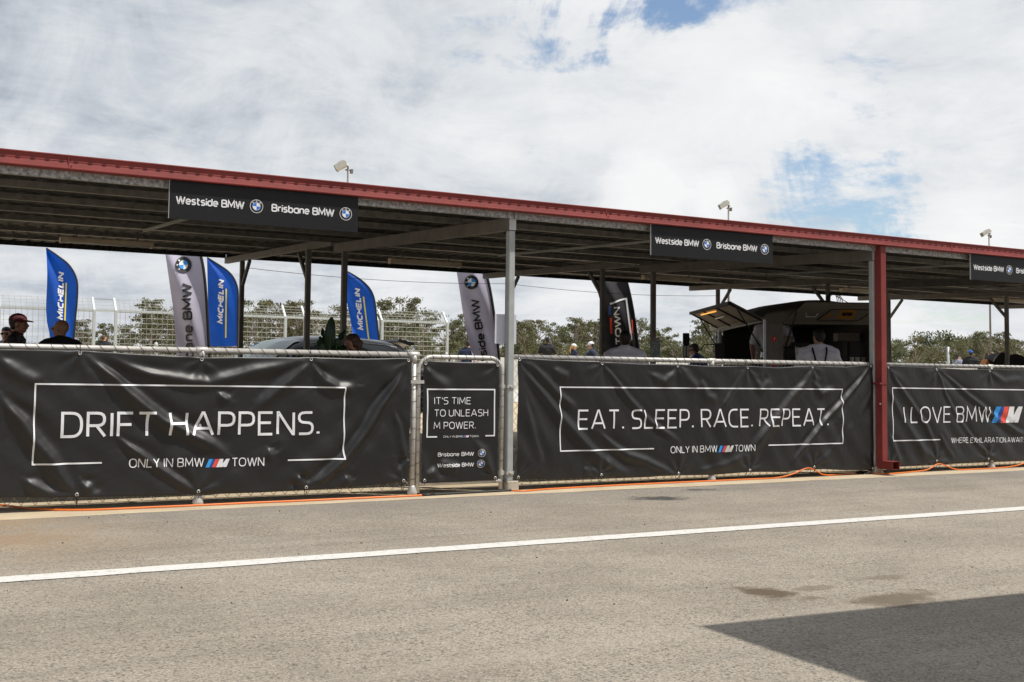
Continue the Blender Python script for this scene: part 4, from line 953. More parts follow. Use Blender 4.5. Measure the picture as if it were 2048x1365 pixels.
# ------------------------------------------------------------------ feather flags
def flag(label, right, left, D, cloth, sleeve_w, deco, group=None, bill=.10, ph=0.0, ybot=None):
    ys = sorted(set([p[1] for p in right])); y0 = right[0][1]; y1 = right[-1][1]
    RX = lambda y: np.interp(y, [p[1] for p in right], [p[0] for p in right]); LX = lambda y: np.interp(y, [p[1] for p in left], [p[0] for p in left])
    base = at(RX(y1), y1, D); gzb = gz(base.y); sc = D/FPX
    o = empty('feather_flag', (base.x, base.y, gzb), label=label, cat='flag', group=group)
    org = Vector(o.location)
    def pos(px, py, l=0.0):
        px = np.asarray(px, float); py = np.asarray(py, float)
        s_ = (RX(py)-px)/np.maximum(RX(py)-LX(py), 1.0); v = (py-y0)/(y1-y0)
        dep = bill*np.sin(s_*2.6+v*4.0+ph)*np.clip(s_*2, 0, 1)+.035*np.sin(s_*9+v*7+ph*2)*np.clip(s_*1.5, 0, 1)-.012*l-.0005
        if np.any(l): dep = dep-.006
        DD = D+dep
        P = np.stack([CAM.x+DD*(fw.x+rt.x*(px-1024)/FPX-up.x*(py-682.5+63.38)/FPX), CAM.y+DD*(fw.y+rt.y*(px-1024)/FPX-up.y*(py-682.5+63.38)/FPX), CAM.z+DD*(fw.z+rt.z*(px-1024)/FPX-up.z*(py-682.5+63.38)/FPX)], -1)
        return P-np.array(org)
    nu, nv = 20, 60
    rows = np.interp(np.linspace(0, len(right)-1, nv+1), range(len(right)), [p[1] for p in right])
    V = np.repeat(rows, nu+1); U = np.tile(np.linspace(0, 1, nu+1), nv+1); X = RX(V)+(LX(V)-RX(V))*U
    idx = np.arange((nu+1)*(nv+1)).reshape(nv+1, nu+1)
    F = np.stack([idx[:-1, :-1], idx[1:, :-1], idx[1:, 1:], idx[:-1, 1:]], -1).reshape(-1, 4)
    me = bpy.data.meshes.new('cloth'); me.from_pydata(pos(X, V).tolist(), [], F.tolist()); me.materials.append(M[cloth]); me.polygons.foreach_set('use_smooth', [True]*len(F)); me.update()
    link('cloth', me, o)
    b = MB(); P_ = pos([p[0]+.6 for p in right], [p[1] for p in right]); b.tube(smooth([tuple(q) for q in P_], 4), sleeve_w*sc/2, 8); b.build('sleeve', 'fdark', o, True)
    b = MB(); q = Vector(P_[-1]); b.tube([q, (q.x*.5, q.y*.5, q.z*.5), (0, 0, 0.02)], .014, 8); b.build('pole', 'fdark', o, True)
    b = MB(); b.box((0, 0, .015), (.5, .06, .03)); b.box((0, 0, .015), (.06, .5, .028)); b.build('base', 'fdark', o)
    for dd in deco(pos): 
        pr, nm = dd; pr.build(nm, lambda u, v, l: pos(u, v, l+1), o)
    return o
def uptext(pr, t, p0, p1, h, m, sw=.2, shear=0.0, gap=.2, space=.36):
    """text running up the flag from p0 to p1 in picture-plane units, letter tops to the left"""
    dx, dy = p1[0]-p0[0], p1[1]-p0[1]; L_ = math.hypot(dx, dy); ux, uy = dx/L_, dy/L_; nx, ny = uy, -ux
    f = lambda q: (p0[0]+ux*q[0]+nx*q[1], p0[1]+uy*q[0]+ny*q[1])
    pr.text(t, 0, 0, h, L_, sw=sw, m=m, shear=shear, f=f, gap=gap, space=space)
def blue(t0, t1, h, l0, l1):
    def deco(pos):
        a = Print(2.0); uptext(a, 'MICHELIN', t0, t1, h, 'print', sw=.27, shear=.22, gap=.26)
        c = Print(3.0); c.ribbon([l0, ((l0[0]+l1[0])/2, (l0[1]+l1[1])/2), l1], 2.6, 'pyellow')
        return [(a, 'lettering'), (c, 'yellow_line')]
    return deco
gname = 'blue feather flags'
flag('leftmost blue feather flag with white lettering, behind the bald man', [(92, 497), (106, 506), (120, 516), (133, 526), (143, 538), (150, 551), (154, 566), (154.5, 585), (153, 610), (150, 640), (147.5, 672), (145, 705)],
     [(92, 497), (93.5, 520), (94.5, 545), (94, 570), (92.5, 600), (92, 622), (94, 645), (99, 668), (104, 705)], 26, 'fblue', 3.4, blue((127, 641), (128, 546), 12, (129, 662), (132.5, 566)), gname, .10, .5)
flag('blue feather flag with white lettering, right next to the larger white flag', [(414, 516), (427, 524), (440, 532), (453, 541), (463, 551), (470, 563), (474.5, 577), (475.5, 595), (475, 640), (474.5, 693)],
     [(414, 516), (415, 560), (416, 600), (418, 650), (420, 692)], 26, 'fblue', 3.4, blue((446.5, 649), (448, 561), 11.5, (451.5, 676), (452.5, 578)), gname, .06, 2.2)
flag('blue feather flag with white lettering, above the dark parked car', [(684, 539), (700, 547), (715, 556), (728, 566), (739, 578), (746, 592), (750, 610), (753, 640), (757, 675), (760, 700)],
     [(684, 539), (688, 570), (693, 600), (699, 630), (705, 665), (710, 700)], 26, 'fblue', 3.4, blue((728, 661), (720, 578), 11.5, (738, 684), (727, 594)), gname, .07, 4.0)
def white(t, t0, t1, h, rc, rr):
    def deco(pos):
        a = Print(3.0); uptext(a, t.replace('a', 'ä'), t0, t1, h, 'pblack', sw=.20, gap=.17, space=.34)
        c = Print(4.0); n_ = len(c.v); c.roundel((0, 0), rr, 'flag', blue='pcyan'); 
        c.v = [(rc[0]-(-v)*1.0*-1 if False else rc[0]-v*1.0*1, rc[1]-u*1.0, l) for (u, v, l) in c.v]
        return [(a, 'lettering'), (c, 'roundel')]
    return deco
flag('tall white feather flag with black lettering, left of two blue flags', [(390, 480), (399, 505), (405, 530), (409, 560), (412, 595), (414, 630), (416, 670), (418, 712)],
     [(325, 480), (331, 510), (336, 545), (341, 580), (346, 615), (350, 660), (353, 712)], 20.5, 'fwhite', 6, white('Brisbane BMW', (389, 773), (383, 566), 20, (367, 530), 16.2), 'white feather flags', .10, 1.0)
flag('tall white feather flag with black lettering, just left of the tall front post', [(962, 515), (971, 545), (978, 572), (984, 605), (989, 640), (994, 680), (998, 722)],
     [(908, 515), (914, 548), (919, 580), (924, 615), (931, 655), (942, 700), (948, 722)], 22.5, 'fwhite', 5.5, white('Westside BMW', (985, 775), (957, 597), 16.5, (943, 565), 14.2), 'white feather flags', .12, 3.2)
def dark(pos):
    a = Print(3.0); uptext(a, 'TOWN', (1244.5, 690), (1239.5, 614), 13, 'print', sw=.22, gap=.17)
    c = Print(3.0); c.ribbon([(1220, 608.5), (1229, 605.5), (1238, 601.5), (1246, 599), (1252.5, 598), (1255, 618), (1257.5, 638), (1261, 662), (1263, 680)], 3.4, 'print')
    d = Print(3.0); d.ribbon([(1222, 636), (1222, 648), (1222, 655), (1223, 668)], 4.5, 'pred'); d.ribbon([(1220, 612), (1219, 630)], 5, 'pdark'); d.ribbon([(1264, 640), (1265, 652), (1264, 668)], 2.5, 'pred')
    return [(a, 'lettering'), (c, 'bracket_line'), (d, 'print_marks')]
flag('black feather flag with white bracket and lettering, behind the man in grey shirt', [(1247, 545), (1254, 566), (1260, 590), (1265, 615), (1269, 640), (1273, 668), (1277, 700), (1279, 725)],
     [(1183, 545), (1190, 566), (1198, 594), (1205, 620), (1207, 650), (1209, 690), (1210, 725)], 24, 'fblack', 4, dark, None, .12, 2.0)

# ------------------------------------------------------------------ debris fence and barrier
FY = 20.13; fz = 2.60; g0 = gz(FY)
df = empty('debris_fence', (0, FY, g0), label='tall white-framed welded mesh debris fence behind the car and flags', cat='fence')
bt = .62                                  # top of the concrete wall it stands on, above the ground
def fpost(x):
    b = MB(); b.box((x, 0, (fz-g0)/2+.02), (.07, .07, fz-g0), bev=.006); b.bar((x, .02, fz-g0), (x, .30, fz-g0+.32), .05, .05, upv=(1, 0, 0)); b.build('post', 'whitepaint', df)
def fpanel(x0, x1, mesh=True):
    b = MB(); b.box(((x0+x1)/2, -.002, fz-g0), (x1-x0, .05, .06)); b.build('top_rail', 'whitepaint', df)
    if not mesh:
        b = MB(); b.box(((x0+x1)/2, .26, fz-g0+.29), (x1-x0, .02, .02)); b.build('outrigger_rail', 'mesh', df)
    m = MB(); st = .128
    x = x0+.06
    zlo = bt if mesh else fz-g0
    while x < x1-.03:
        if mesh: m.tube([(x, -.03, bt), (x, -.03, fz-g0)], .0045, 4, cap=False)
        if mesh or False: m.tube([(x, .02, fz-g0+.02), (x, .29, fz-g0+.31)], .0038, 4, cap=False)
        x += st
    z = bt+.05
    while mesh and z < fz-g0: m.tube([(x0, -.02, z), (x1, -.02, z)], .0045, 4, cap=False); z += st
    for k in range(4): m.tube([(x0, .05+.07*k, fz-g0+.06+.075*k), (x1, .05+.07*k, fz-g0+.06+.075*k)], .0038, 4, cap=False)
    tag(m.build('welded_mesh', 'mesh', df), kind='stuff')
for x in (-11.1, -9.0, -6.85, -4.7, -4.3, -2.2, -.07, .44, 4.76, 5.30, 7.40, 7.53, 9.54): fpost(x)
for a, c, mm in ((-11.1, -9.0, 1), (-9.0, -6.85, 1), (-6.85, -4.7, 1), (-4.7, -4.3, 0), (-4.3, -2.2, 1), (-2.2, -.07, 1), (-.07, .44, 0), (.44, 4.76, 1), (4.76, 5.30, 0), (5.30, 7.40, 1), (7.53, 9.54, 1)): fpanel(a+.035, c-.035, mm)
b = MB(); b.prism([(-.28, 0), (.28, 0), (.10, .5), (.10, bt), (-.10, bt), (-.10, .5)], -14, 9.6, axis='x'); b.build('concrete_wall', 'concrete', df)
wz = onY(960, 714.5, FY).z-g0
bw = empty('barrier_wall', (26, FY, g0), label='long pale barrier wall beyond the sheds, right of the mesh fence', cat='barrier')
for i in range(13):
    b = MB(); x0 = -16.3+i*4.0; b.prism([(-.28, 0), (.28, 0), (.14, .35), (.10, wz), (-.10, wz), (-.14, .35)], x0, x0+3.98, axis='x'); b.build('wall_block', 'barrier', bw)
for px in (312, 893):
    q = onY(px, 690, 17.5); b = MB(); zb_ = gz(17.5); b.tube([(q.x, 17.5, zb_), (q.x, 17.5, 1.60), (q.x, 17.5, 1.62)], .035, 8); b.ell((q.x, 17.5, 1.62+(.10 if px == 312 else .02)), (.05, .05, .07), 8)
    tag(b.build('marker_post', 'whitepaint', None, True), 'white marker post with rounded top, '+('behind the dark-haired man at the left' if px == 312 else 'at the right end of the mesh fence'), 'post')

# ------------------------------------------------------------------ floodlights
LY = 32.31
for i, (px, py, wd_) in enumerate(((696, 338, 1), (1457, 415, 1), (1978, 470, 1))):
    q = onY(px, py, LY); lab = ['floodlight above the red gutter, left one over the sign', 'floodlight in front of the bright cumulus cloud, middle one', 'floodlight pole at the far right of the photo'][i]
    g_ = empty('floodlight', (q.x, LY, gz(LY)), rz=0, label=lab, cat='light', group='floodlights behind the sheds'); zt = q.z-gz(LY)
    b = MB(); b.tube([(0, 0, 0), (0, 0, zt*.5), (0, 0, zt+.1)], [.07, .052, .036], 10); b.build('pole', 'rafter', g_, True)
    hd = MB(); ang = math.radians(205)
    # shade box tilted down towards the left of the photo
    Rm = Matrix.Rotation(R(-62 if i else -55), 3, 'Z') @ Matrix.Rotation(R(30), 3, 'X')
    o = MB(); prof_ = [(-.24, -.11), (-.26, .09), (.0, .15), (.18, .12), (.24, .0), (.20, -.09)]
    vs = []; n_ = len(prof_)
    for sx in (-.18, .18):
        for (a, c) in prof_: vs.append(Vector((sx, a, c)))
    fs = [(k, (k+1) % n_, n_+(k+1) % n_, n_+k) for k in range(n_)]+[tuple(range(n_))[::-1], tuple(range(n_, 2*n_))]
    rz_ = Matrix.Rotation(R(236), 3, 'Z') @ Matrix.Rotation(R(26), 3, 'X')
    cen = Vector((-.26, -.02, zt+.10)); o.add([rz_ @ v+cen for v in vs], fs); o.build('lamp_housing', 'barrier', g_)
    b = MB(); b.box(rz_ @ Vector((0, -.26, -.012))+cen, (.37, .03, .22), rz_); b.build('lamp_glass', 'rafter', g_)
    b = MB(); b.bar(rz_ @ Vector((0, .2, -.14))+cen, (0, 0, zt), .04, .04); b.bar((-.1, 0, zt-.05), (.18, .05, zt-.05), .05, .05); b.box((.17, .05, zt-.08), (.09, .12, .16)); b.build('bracket', 'rafter', g_)
q = at(1896, 694, 62); b = MB(); z0_ = gz(q.y)
g_ = empty('lamp_post', (q.x, q.y, z0_), label='small distant white pole with a cross arm of lamps at the right', cat='light')
b = MB(); b.tube([(0, 0, 0), (0, 0, q.z-z0_)], .07, 8); b.build('pole', 'whitepaint', g_, True)
b = MB(); b.bar((-.28, .16, q.z-z0_-.15), (.28, -.16, q.z-z0_-.15), .06, .06); b.build('cross_arm', 'rafter', g_)
for s_ in (-1, -.35, .35, 1): b = MB(); b.box((.26*s_, -.15*s_, q.z-z0_-.22), (.12, .12, .14)); b.build('lamp', 'rafter', g_)

# ------------------------------------------------------------------ gum trees
def tree_proto(seed, nclump=16, crown0=.38, spread=.26, leafn=110, lean=0.03, size=.021, cl=.085):
    r = random.Random(seed); nr = np.random.RandomState(seed)
    tb = MB(); top = Vector((r.uniform(-1, 1)*lean, r.uniform(-1, 1)*lean, .72)); mid = Vector((top.x*.3+r.uniform(-.015, .015), top.y*.3, .36))
    tb.tube(smooth([(0, 0, -.05), (mid.x*.4, mid.y*.4, .18), mid, (top.x*.8, top.y*.8, .58), top], 3), [.020-.0125*k/12 for k in range(13)], 7)
    cl_pts = []
    for i in range(nclump):
        h = crown0+(1-crown0)*((i+.5)/nclump)**.85; a = r.uniform(0, 6.28)+i*2.4; rad = spread*math.sqrt(max(.03, 1-abs((h-.68)/.42)**2))*r.uniform(.35, 1.0)
        c = Vector((top.x+rad*math.cos(a), top.y+rad*math.sin(a), min(.97, h))); cl_pts.append(c)
        hb = max(.16, min(.7, c.z-r.uniform(.12, .26))); st = Vector((top.x*hb, top.y*hb, hb)); m_ = st.lerp(c, .55)+Vector((0, 0, -.02))+Vector((r.uniform(-.02, .02),)*3)
        tb.tube(smooth([st, m_, c], 3), [.008, .007, .006, .005, .004, .003, .002], 5)
    V = []; 
    for c in cl_pts:
        n = int(leafn*r.uniform(.6, 1.4)); R_ = cl*r.uniform(.65, 1.35)
        P = nr.normal(0, .5, (n, 3))*np.array([R_*1.25, R_*1.25, R_*.62])+np.array(c)
        d = nr.normal(0, 1, (n, 3)); d[:, 2] -= .5; d /= np.linalg.norm(d, axis=1)[:, None]; e = np.cross(d, nr.normal(0, 1, (n, 3))); e /= np.linalg.norm(e, axis=1)[:, None]
        s_ = size*nr.uniform(.6, 1.4, (n, 1)); V.append(np.stack([P-d*s_, P+e*s_*.38, P+d*s_, P-e*s_*.38], 1))
    V = np.concatenate(V).reshape(-1, 3); F = np.arange(len(V)).reshape(-1, 4)
    me = bpy.data.meshes.new('crown'); me.from_pydata(V.tolist(), [], F.tolist())
    return tb.mesh('trunk', 'bark', True), me
protos = []
for i in range(9):
    tm, cm = tree_proto(40+i, nclump=24+i % 4*4, crown0=[.34, .45, .28][i % 3], spread=[.22, .34, .28][i % 3], leafn=62+8*(i % 3), cl=[.055, .065, .075][i % 3], lean=[.03, .12, .08][i % 3])
    cm.materials.append(M['leaf']); protos.append((tm, cm))
bushes = []
for i in range(5):
    tm, cm = tree_proto(90+i, nclump=26, crown0=.10, spread=.42, leafn=120, size=.028, cl=.13)
    cm.materials.append(M['leafdark' if i == 2 else 'leaf']); bushes.append((tm, cm))
def tree(name, P, px, row, D, label, group, rnd, wide=1.0):
    q = at(px, row, D); z0 = gz(q.y)-.1 if q.y < 150 else hillf(q.x, q.y); h = q.z-z0
    o = empty(name, (q.x, q.y, z0), rz=rnd.uniform(0, 6.28), label=label, cat='tree' if name == 'gum_tree' else 'bush', group=group); o.scale = (h*wide, h*wide, h)
    link('trunk', P[0], o); link('crown', P[1], o); return o
rnd = random.Random(77)
prof_t = [(-80, 668), (0, 676), (120, 672), (165, 640), (215, 648), (245, 650), (305, 598), (345, 615), (400, 640), (480, 625), (520, 600), (560, 606), (600, 602), (640, 622), (700, 612), (760, 625), (805, 598), (850, 622), (905, 640), (950, 630), (1000, 632), (1050, 642), (1080, 640), (1110, 652), (1150, 636), (1190, 642), (1230, 640), (1275, 638), (1310, 655), (1350, 682), (1400, 642), (1450, 650), (1520, 650), (1600, 655), (1700, 660), (1790, 680), (1830, 674), (1870, 668), (1915, 684), (1968, 664), (2000, 664), (2040, 684), (2120, 670), (2200, 675)]
zones = [(0, 'behind the bald man'), (160, 'behind the narrow gap of the mesh fence'), (330, 'behind the left white flag'), (480, 'above the front half of the car'), (630, 'between the plant and the third blue flag'), (760, 'over the right end of the mesh fence'), (900, 'around the right white flag'),
         (1040, 'behind the white-capped pair'), (1205, 'around the black flag'), (1300, 'by the inner post with the poster'), (1390, 'behind the coffee van'), (1780, 'just right of the red downpipe'), (1950, 'by the rightmost floodlight pole')]
cnt = {}
for i, (px, row) in enumerate(prof_t):
    if i < 2: continue
    D = rnd.uniform(62, 84); zone = [z for z in zones if z[0] <= px][-1]; cnt[zone[1]] = cnt.get(zone[1], 0)+1
    lab = 'front-row gum tree, '+('first', 'second', 'third', 'fourth', 'fifth', 'sixth', 'seventh')[cnt[zone[1]]-1]+' from the left, '+zone[1]
    if px == 305: lab = 'tallest airy gum tree left of the big white flag'
    elif px == 805: lab = 'lone rounded gum tree standing above the right end of the mesh fence'
    elif px == 1870: lab = 'dark rounded tree on the skyline right of the red downpipe'
    tree('gum_tree', protos[i % 9] if px != 1870 else bushes[2], px, row, D, lab, 'gum trees beyond the track', rnd, 1.0 if px > 250 else .9)
for i in range(46):                                            # second rank, filling the wood
    px = 130+i*47+rnd.uniform(-16, 16); row = np.interp(px, [p[0] for p in prof_t], [p[1] for p in prof_t])+rnd.uniform(8, 28)
    if 1330 < px < 1400: row += 12
    tree('gum_tree', protos[(i*4) % 9], px, min(row, 700), rnd.uniform(86, 112), 'paler gum tree in the wood filling in behind the front row', 'gum trees filling the wood', rnd, 1.25)
for i in range(66):                                            # scrub under the trees
    px = 150+i*32+rnd.uniform(-14, 14); row = rnd.uniform(676, 702)
    if px < 300: row = rnd.uniform(690, 702)
    if 820 < px < 900: row += 14
    tree('bush', bushes[i % 5], px, row, rnd.uniform(66, 100), 'olive green scrub bush under the gum trees', 'scrub bushes under the gum trees', rnd, 1.15)
for k_, (px, row) in enumerate(((-30, 686), (30, 694), (75, 690), (112, 686), (140, 688))):
    tree('bush', bushes[k_], px, row, 90, 'low green bush on the far left skyline, '+('outermost left', 'behind the maroon cap', 'just left of the bald man', 'behind the bald man', 'just right of the bald man')[k_], 'low bushes at the far left', rnd, 1.5)

# ------------------------------------------------------------------ potted plant behind the fence
q = at(661, 700, 12.6); pl = empty('potted_plant', (q.x, q.y, 0), label='tall broad-leaved potted plant in shade in front of the car', cat='plant')
b = MB(); b.tube([(0, 0, 0), (0, 0, .02), (0, 0, .38), (0, 0, .42), (0, 0, .42), (0, 0, .36)], [.13, .15, .20, .21, .185, .18], 20); b.build('pot', 'pot', pl, True)
def leaf(p0, p1, wd, lobes, bend, seed, parent):
    """blade with a midrib and torn side lobes; p0..p1 in the picture plane, metres from the pot axis"""
    r = random.Random(seed); b = MB(); n = 16; p0 = Vector(p0); p1 = Vector(p1); ax = (p1-p0); side = Vector((rt0.x, rt0.y, 0)); nrm = Vector((rt0.y, -rt0.x, 0))
    if abs(ax.normalized().dot(side)) > .8: side = Vector((0, 0, 1))
    vs = []; 
    for i in range(n+1):
        t = i/n; c = p0+ax*t+nrm*bend*math.sin(t*3.1)
        w_ = wd*(math.sin(math.pi*min(1, t*.93+.05))**.6)*(1 if t < .95 else .35)
        wl, wr = w_*(1-(.55 if i % lobes == lobes-1 and lobes < 90 else 0)), w_*(1-(.45 if (i+2) % lobes == lobes-1 and lobes < 90 else 0))
        vs += [c-side*wl+nrm*.02, c-side*wl*.5-nrm*.008, c, c+side*wr*.5-nrm*.008, c+side*wr+nrm*.02]
    fs = [(5*i+k, 5*i+k+1, 5*i+k+6, 5*i+k+5) for i in range(n) for k in range(4)]
    b.add(vs, fs); l = b.build('leaf', 'plantleaf', parent, True)
    b = MB(); b.tube([p0+ax*t+nrm*(bend*math.sin(t*3.1)-.004) for t in [k/8 for k in range(8)]], [.007-.0006*k for k in range(8)], 6); b.build('leaf_rib', 'plantrib', l, True)
    b = MB(); b.tube(smooth([(0, 0, .38), (p0.x*.3, p0.y*.3, (p0.z+.38)/2), p0], 4), .009, 6); b.build('leaf_stalk', 'plantleaf', parent, True)
def pw(px, row): v = at(px, row, 12.6); return (v.x-pl.location.x, v.y-pl.location.y, v.z)
leaf(pw(660, 712), pw(664, 634), .062, 99, .05, 1, pl)
leaf(pw(650, 722), pw(641, 673), .050, 5, .06, 2, pl)
leaf(pw(668, 712), pw(690, 660), .045, 4, .10, 3, pl)
leaf(pw(672, 716), pw(688, 690), .075, 6, .08, 4, pl)
leaf(pw(652, 715), pw(644, 655), .035, 4, -.08, 5, pl)
leaf(pw(655, 730), pw(630, 720), .06, 99, .08, 6, pl)

# ------------------------------------------------------------------ dark car
def car(loc, rz, label):
    g = empty('parked_car', loc, rz=rz, label=label, cat='car')     # nose towards +x, wheels on z = 0
    L_ = 4.85
    st = [  # d from the rear, top z, half width at roof, half width at belt
        (0.00, .95, .72, .80), (0.05, 1.02, .76, .88), (0.18, 1.20, .66, .93), (0.45, 1.56, .60, .95), (.62, 1.655, .60, .96), (1.0, 1.70, .61, .97), (1.6, 1.735, .62, .98), (2.2, 1.735, .62, .98), (2.65, 1.695, .61, .98), (2.95, 1.60, .63, .98),
        (3.35, 1.34, .70, .97), (3.72, 1.12, .78, .96), (4.1, 1.07, .80, .95), (4.5, .98, .78, .92), (4.75, .84, .70, .86), (4.85, .66, .6, .74)]
    belt = 1.06
    def sec(d):
        D_ = [s[0] for s in st]; zt, wr, wb = (float(np.interp(d, D_, [s[k] for s in st])) for k in (1, 2, 3)); return zt, wr, wb
    def ring(d):
        zt, wr, wb = sec(d); bl = min(belt, zt-.05); lo = .30 if .3 < d < 4.6 else .38
        return [(0, zt+.012), (wr*.6, zt), (wr*.93, zt-.035), (wr+.035, zt-.075 if zt > bl+.2 else zt-.03), ((wr+wb)/2+.01, (zt-.03+bl)/2), (wb-.045, bl+.012), (wb-.01, bl-.045), (wb, .82 if bl > .84 else bl-.08), (wb+.012, .62), (wb-.01, .45), (wb-.09, lo), (0, lo)]
    ds = sorted(set([s[0] for s in st]+[.3, .8, 1.3, 1.9, 2.4, 2.8, 3.15, 3.55, 3.9, 4.3])); rings = []
    for d in ds: h = ring(d); rings.append([(d-L_/2, y, z) for y, z in h]+[(d-L_/2, -y, z) for y, z in h[-2:0:-1]])
    n = len(rings[0]); b = MB(); vs = [v for r_ in rings for v in r_]
    fs = [(i*n+k, i*n+(k+1) % n, (i+1)*n+(k+1) % n, (i+1)*n+k) for i in range(len(rings)-1) for k in range(n)]+[tuple(range(n))[::-1], tuple((len(rings)-1)*n+k for k in range(n))]
    b.add(vs, [f[::-1] for f in fs]); b.build('body', 'carpaint', g, True)
    def side(d, t, s_):        # t 0 belt .. 1 roof edge
        zt, wr, wb = sec(d); z = belt+.03+(zt-.10-belt-.03)*t; y = wb-.04+(wr+.035-wb+.04)*t
        bow = .012*math.sin(math.pi*t)
        return (d-L_/2, s_*(y+.012+bow), z)
    for s_ in (-1, 1):
        for (d0, d1, c0, c1) in ((.72, 1.28, .55, .02), (1.34, 2.12, 0, 0), (2.20, 3.22, 0, .62)):
            b = MB(); vs = []; N_ = 10
            for i in range(N_+1):
                for j in range(5):
                    t = j/4; dd = d0+(d1-d0)*i/N_; dd = d0+c0*(t)*.5+(d1-d0-c0*t*.5-c1*t)*i/N_
                    vs.append(side(dd, t*.97, s_))
            fs = [(i*5+j, (i+1)*5+j, (i+1)*5+j+1, i*5+j+1) for i in range(N_) for j in range(4)]
            b.add(vs, fs); b.build('side_window', 'carglass', g, True)
        b = MB(); b.tube([side(d, .985, s_) for d in (.75, 1.0, 1.4, 1.9, 2.3, 2.6, 2.85)], .012, 6); b.build('window_trim', 'cap', g, True)
        b = MB(); b.ell((3.0-L_/2, s_*1.07, 1.14), (.08, .12, .08), 10); b.bar((3.0-L_/2, s_*.93, 1.10), (3.0-L_/2, s_*1.03, 1.12), .04, .04); b.build('door_mirror', 'carpaint', g, True)
        for d in (1.45, 2.35): b = MB(); b.box((d-L_/2, s_*.99, .93), (.20, .03, .03), bev=.008); b.build('door_handle', 'carpaint', g)
        for d in (.92, 3.85):
            w = empty('wheel', (d-L_/2, s_*.86, .37)); w.parent = g
            b = MB(); b.tube([(0, -.115, 0), (0, -.10, 0), (0, .10, 0), (0, .115, 0)], [.33, .37, .37, .33], 26); b.build('tyre', 'tyre', w, True)
            b = MB(); b.tube([(0, s_*.117, 0), (0, s_*.122, 0)], [.25, .23], 20)
            for k in range(5): a = k*1.2566; b.bar((0, s_*.125, 0), (.22*math.cos(a), s_*.125, .22*math.sin(a)), .05, .02, upv=(0, 1, 0))
            b.build('rim', 'rim', w)
        b = MB(); b.ell((4.70-L_/2, s_*.66, .80), (.13, .17, .07), 10); b.build('headlight', 'lamp', g, True)
        b = MB(); b.ell((.06-L_/2, s_*.72, .98), (.06, .17, .08), 10); b.build('tail_light', 'taillamp', g, True)
    def screen(name, d0, d1, k0, k1, m):
        b = MB(); vs = []
        for i in range(7):
            d = d0+(d1-d0)*i/6
            for j in range(9):
                u = -1+2*j/8; zt, wr, wb = sec(d); y = u*(wr*.93); z = zt+.018-.030*abs(u)**2.5
                vs.append((d-L_/2, y, z))
        b.add(vs, [(i*9+j, (i+1)*9+j, (i+1)*9+j+1, i*9+j+1) for i in range(6) for j in range(8)]); b.build(name, m, g, True)
    screen('windscreen', 2.80, 3.64, 0, 0, 'carglass'); screen('rear_window', .14, .44, 0, 0, 'carglass')
    b = MB(); b.prism([(.40-L_/2, 1.60), (.70-L_/2, 1.68), (.66-L_/2, 1.715), (.50-L_/2, 1.70), (.30-L_/2, 1.655), (.31-L_/2, 1.63)], -.62, .62, axis='y'); b.build('rear_spoiler', 'carpaint', g)
    b = MB(); b.tube([side(d, t, -1) for d, t in ((3.60, -.10), (3.42, .28), (3.2, .68), (3.02, .95))], .022, 6); b.tube([side(d, t, 1) for d, t in ((3.60, -.10), (3.42, .28), (3.2, .68), (3.02, .95))], .022, 6); b.build('windscreen_trim', 'carblue', g, True)
    b = MB(); b.box((4.83-L_/2, 0, .62), (.05, .9, .2), bev=.01); b.build('grille', 'tyre', g)
    return g
sp_ = at(784, 690, 22.0); a_ = math.pi+R(15)
car((sp_.x+2.10*math.cos(a_), sp_.y+2.10*math.sin(a_), 0.02), a_, 'dark grey wagon-like car parked behind the shed, its roof above the fence')

# ------------------------------------------------------------------ coffee van
vn = empty('coffee_van', (6.235, 3.375, 0), rz=-YAW, label='dark coffee van with side and rear hatches raised beside the red downpipe', cat='van')
W_, LN = 1.76, 4.45
def vb(name, c, d, m, parent=vn, rot=None, bev=0): b = MB(); b.box(c, d, rot, bev=bev); return b.build(name, m, parent)
vb('floor', (W_/2, LN/2, .40), (W_, LN, .06), 'vandark'); vb('chassis', (W_/2, LN/2, .30), (W_*.7, LN, .14), 'tyre')
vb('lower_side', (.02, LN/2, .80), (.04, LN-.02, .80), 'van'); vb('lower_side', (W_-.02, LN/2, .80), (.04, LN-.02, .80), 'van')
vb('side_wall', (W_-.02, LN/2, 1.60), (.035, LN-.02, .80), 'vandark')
vb('tail_panel', (W_/2, .02, .80), (W_-.09, .035, .80), 'van')
# roof, crowned across and rounded down at the back
b = MB(); nx, ny = 14, 9; vs = []
def rz2(x, y):
    u = x/W_; c = math.sin(math.pi*min(1, max(0, u)))**.55; e = min(1, (y+.02)/.5)**.35 if y < .5 else 1
    return 1.985+(.245+.10*min(1, y/3))*c*max(e, .35)
for t_ in (0, .02):
    for j in range(ny+1):
        y = [0, .04, .12, .25, .5, 1.0, 1.8, 2.8, 3.7, LN][j]
        for i in range(nx+1): x = W_*i/nx; vs.append((x, y, rz2(x, y)+t_))
K = (nx+1)*(ny+1); fs = []
for j in range(ny):
    for i in range(nx): a = j*(nx+1)+i; fs += [(a, a+nx+1, a+nx+2, a+1), (K+a, K+a+1, K+a+nx+2, K+a+nx+1)]
for i in range(nx): fs += [(i, i+1, K+i+1, K+i)]
b.add(vs, fs); b.build('roof', 'van', vn, True)
b = MB(); n_ = 12; vs = [(W_*i/n_, .012, 1.90) for i in range(n_+1)]+[(W_*i/n_, .004, rz2(W_*i/n_, .0)+.01) for i in range(n_+1)]
b.add(vs, [(i, i+1, n_+2+i, n_+1+i) for i in range(n_)]); b.build('tail_header', 'van', vn)
b = MB(); b.tube([(-.01, 0, 1.965), (-.01, LN, 1.975)], .022, 8); b.build('gutter_strip', 'van', vn, True)
vb('header', (.02, LN/2, 1.955), (.035, LN-.02, .08), 'van')
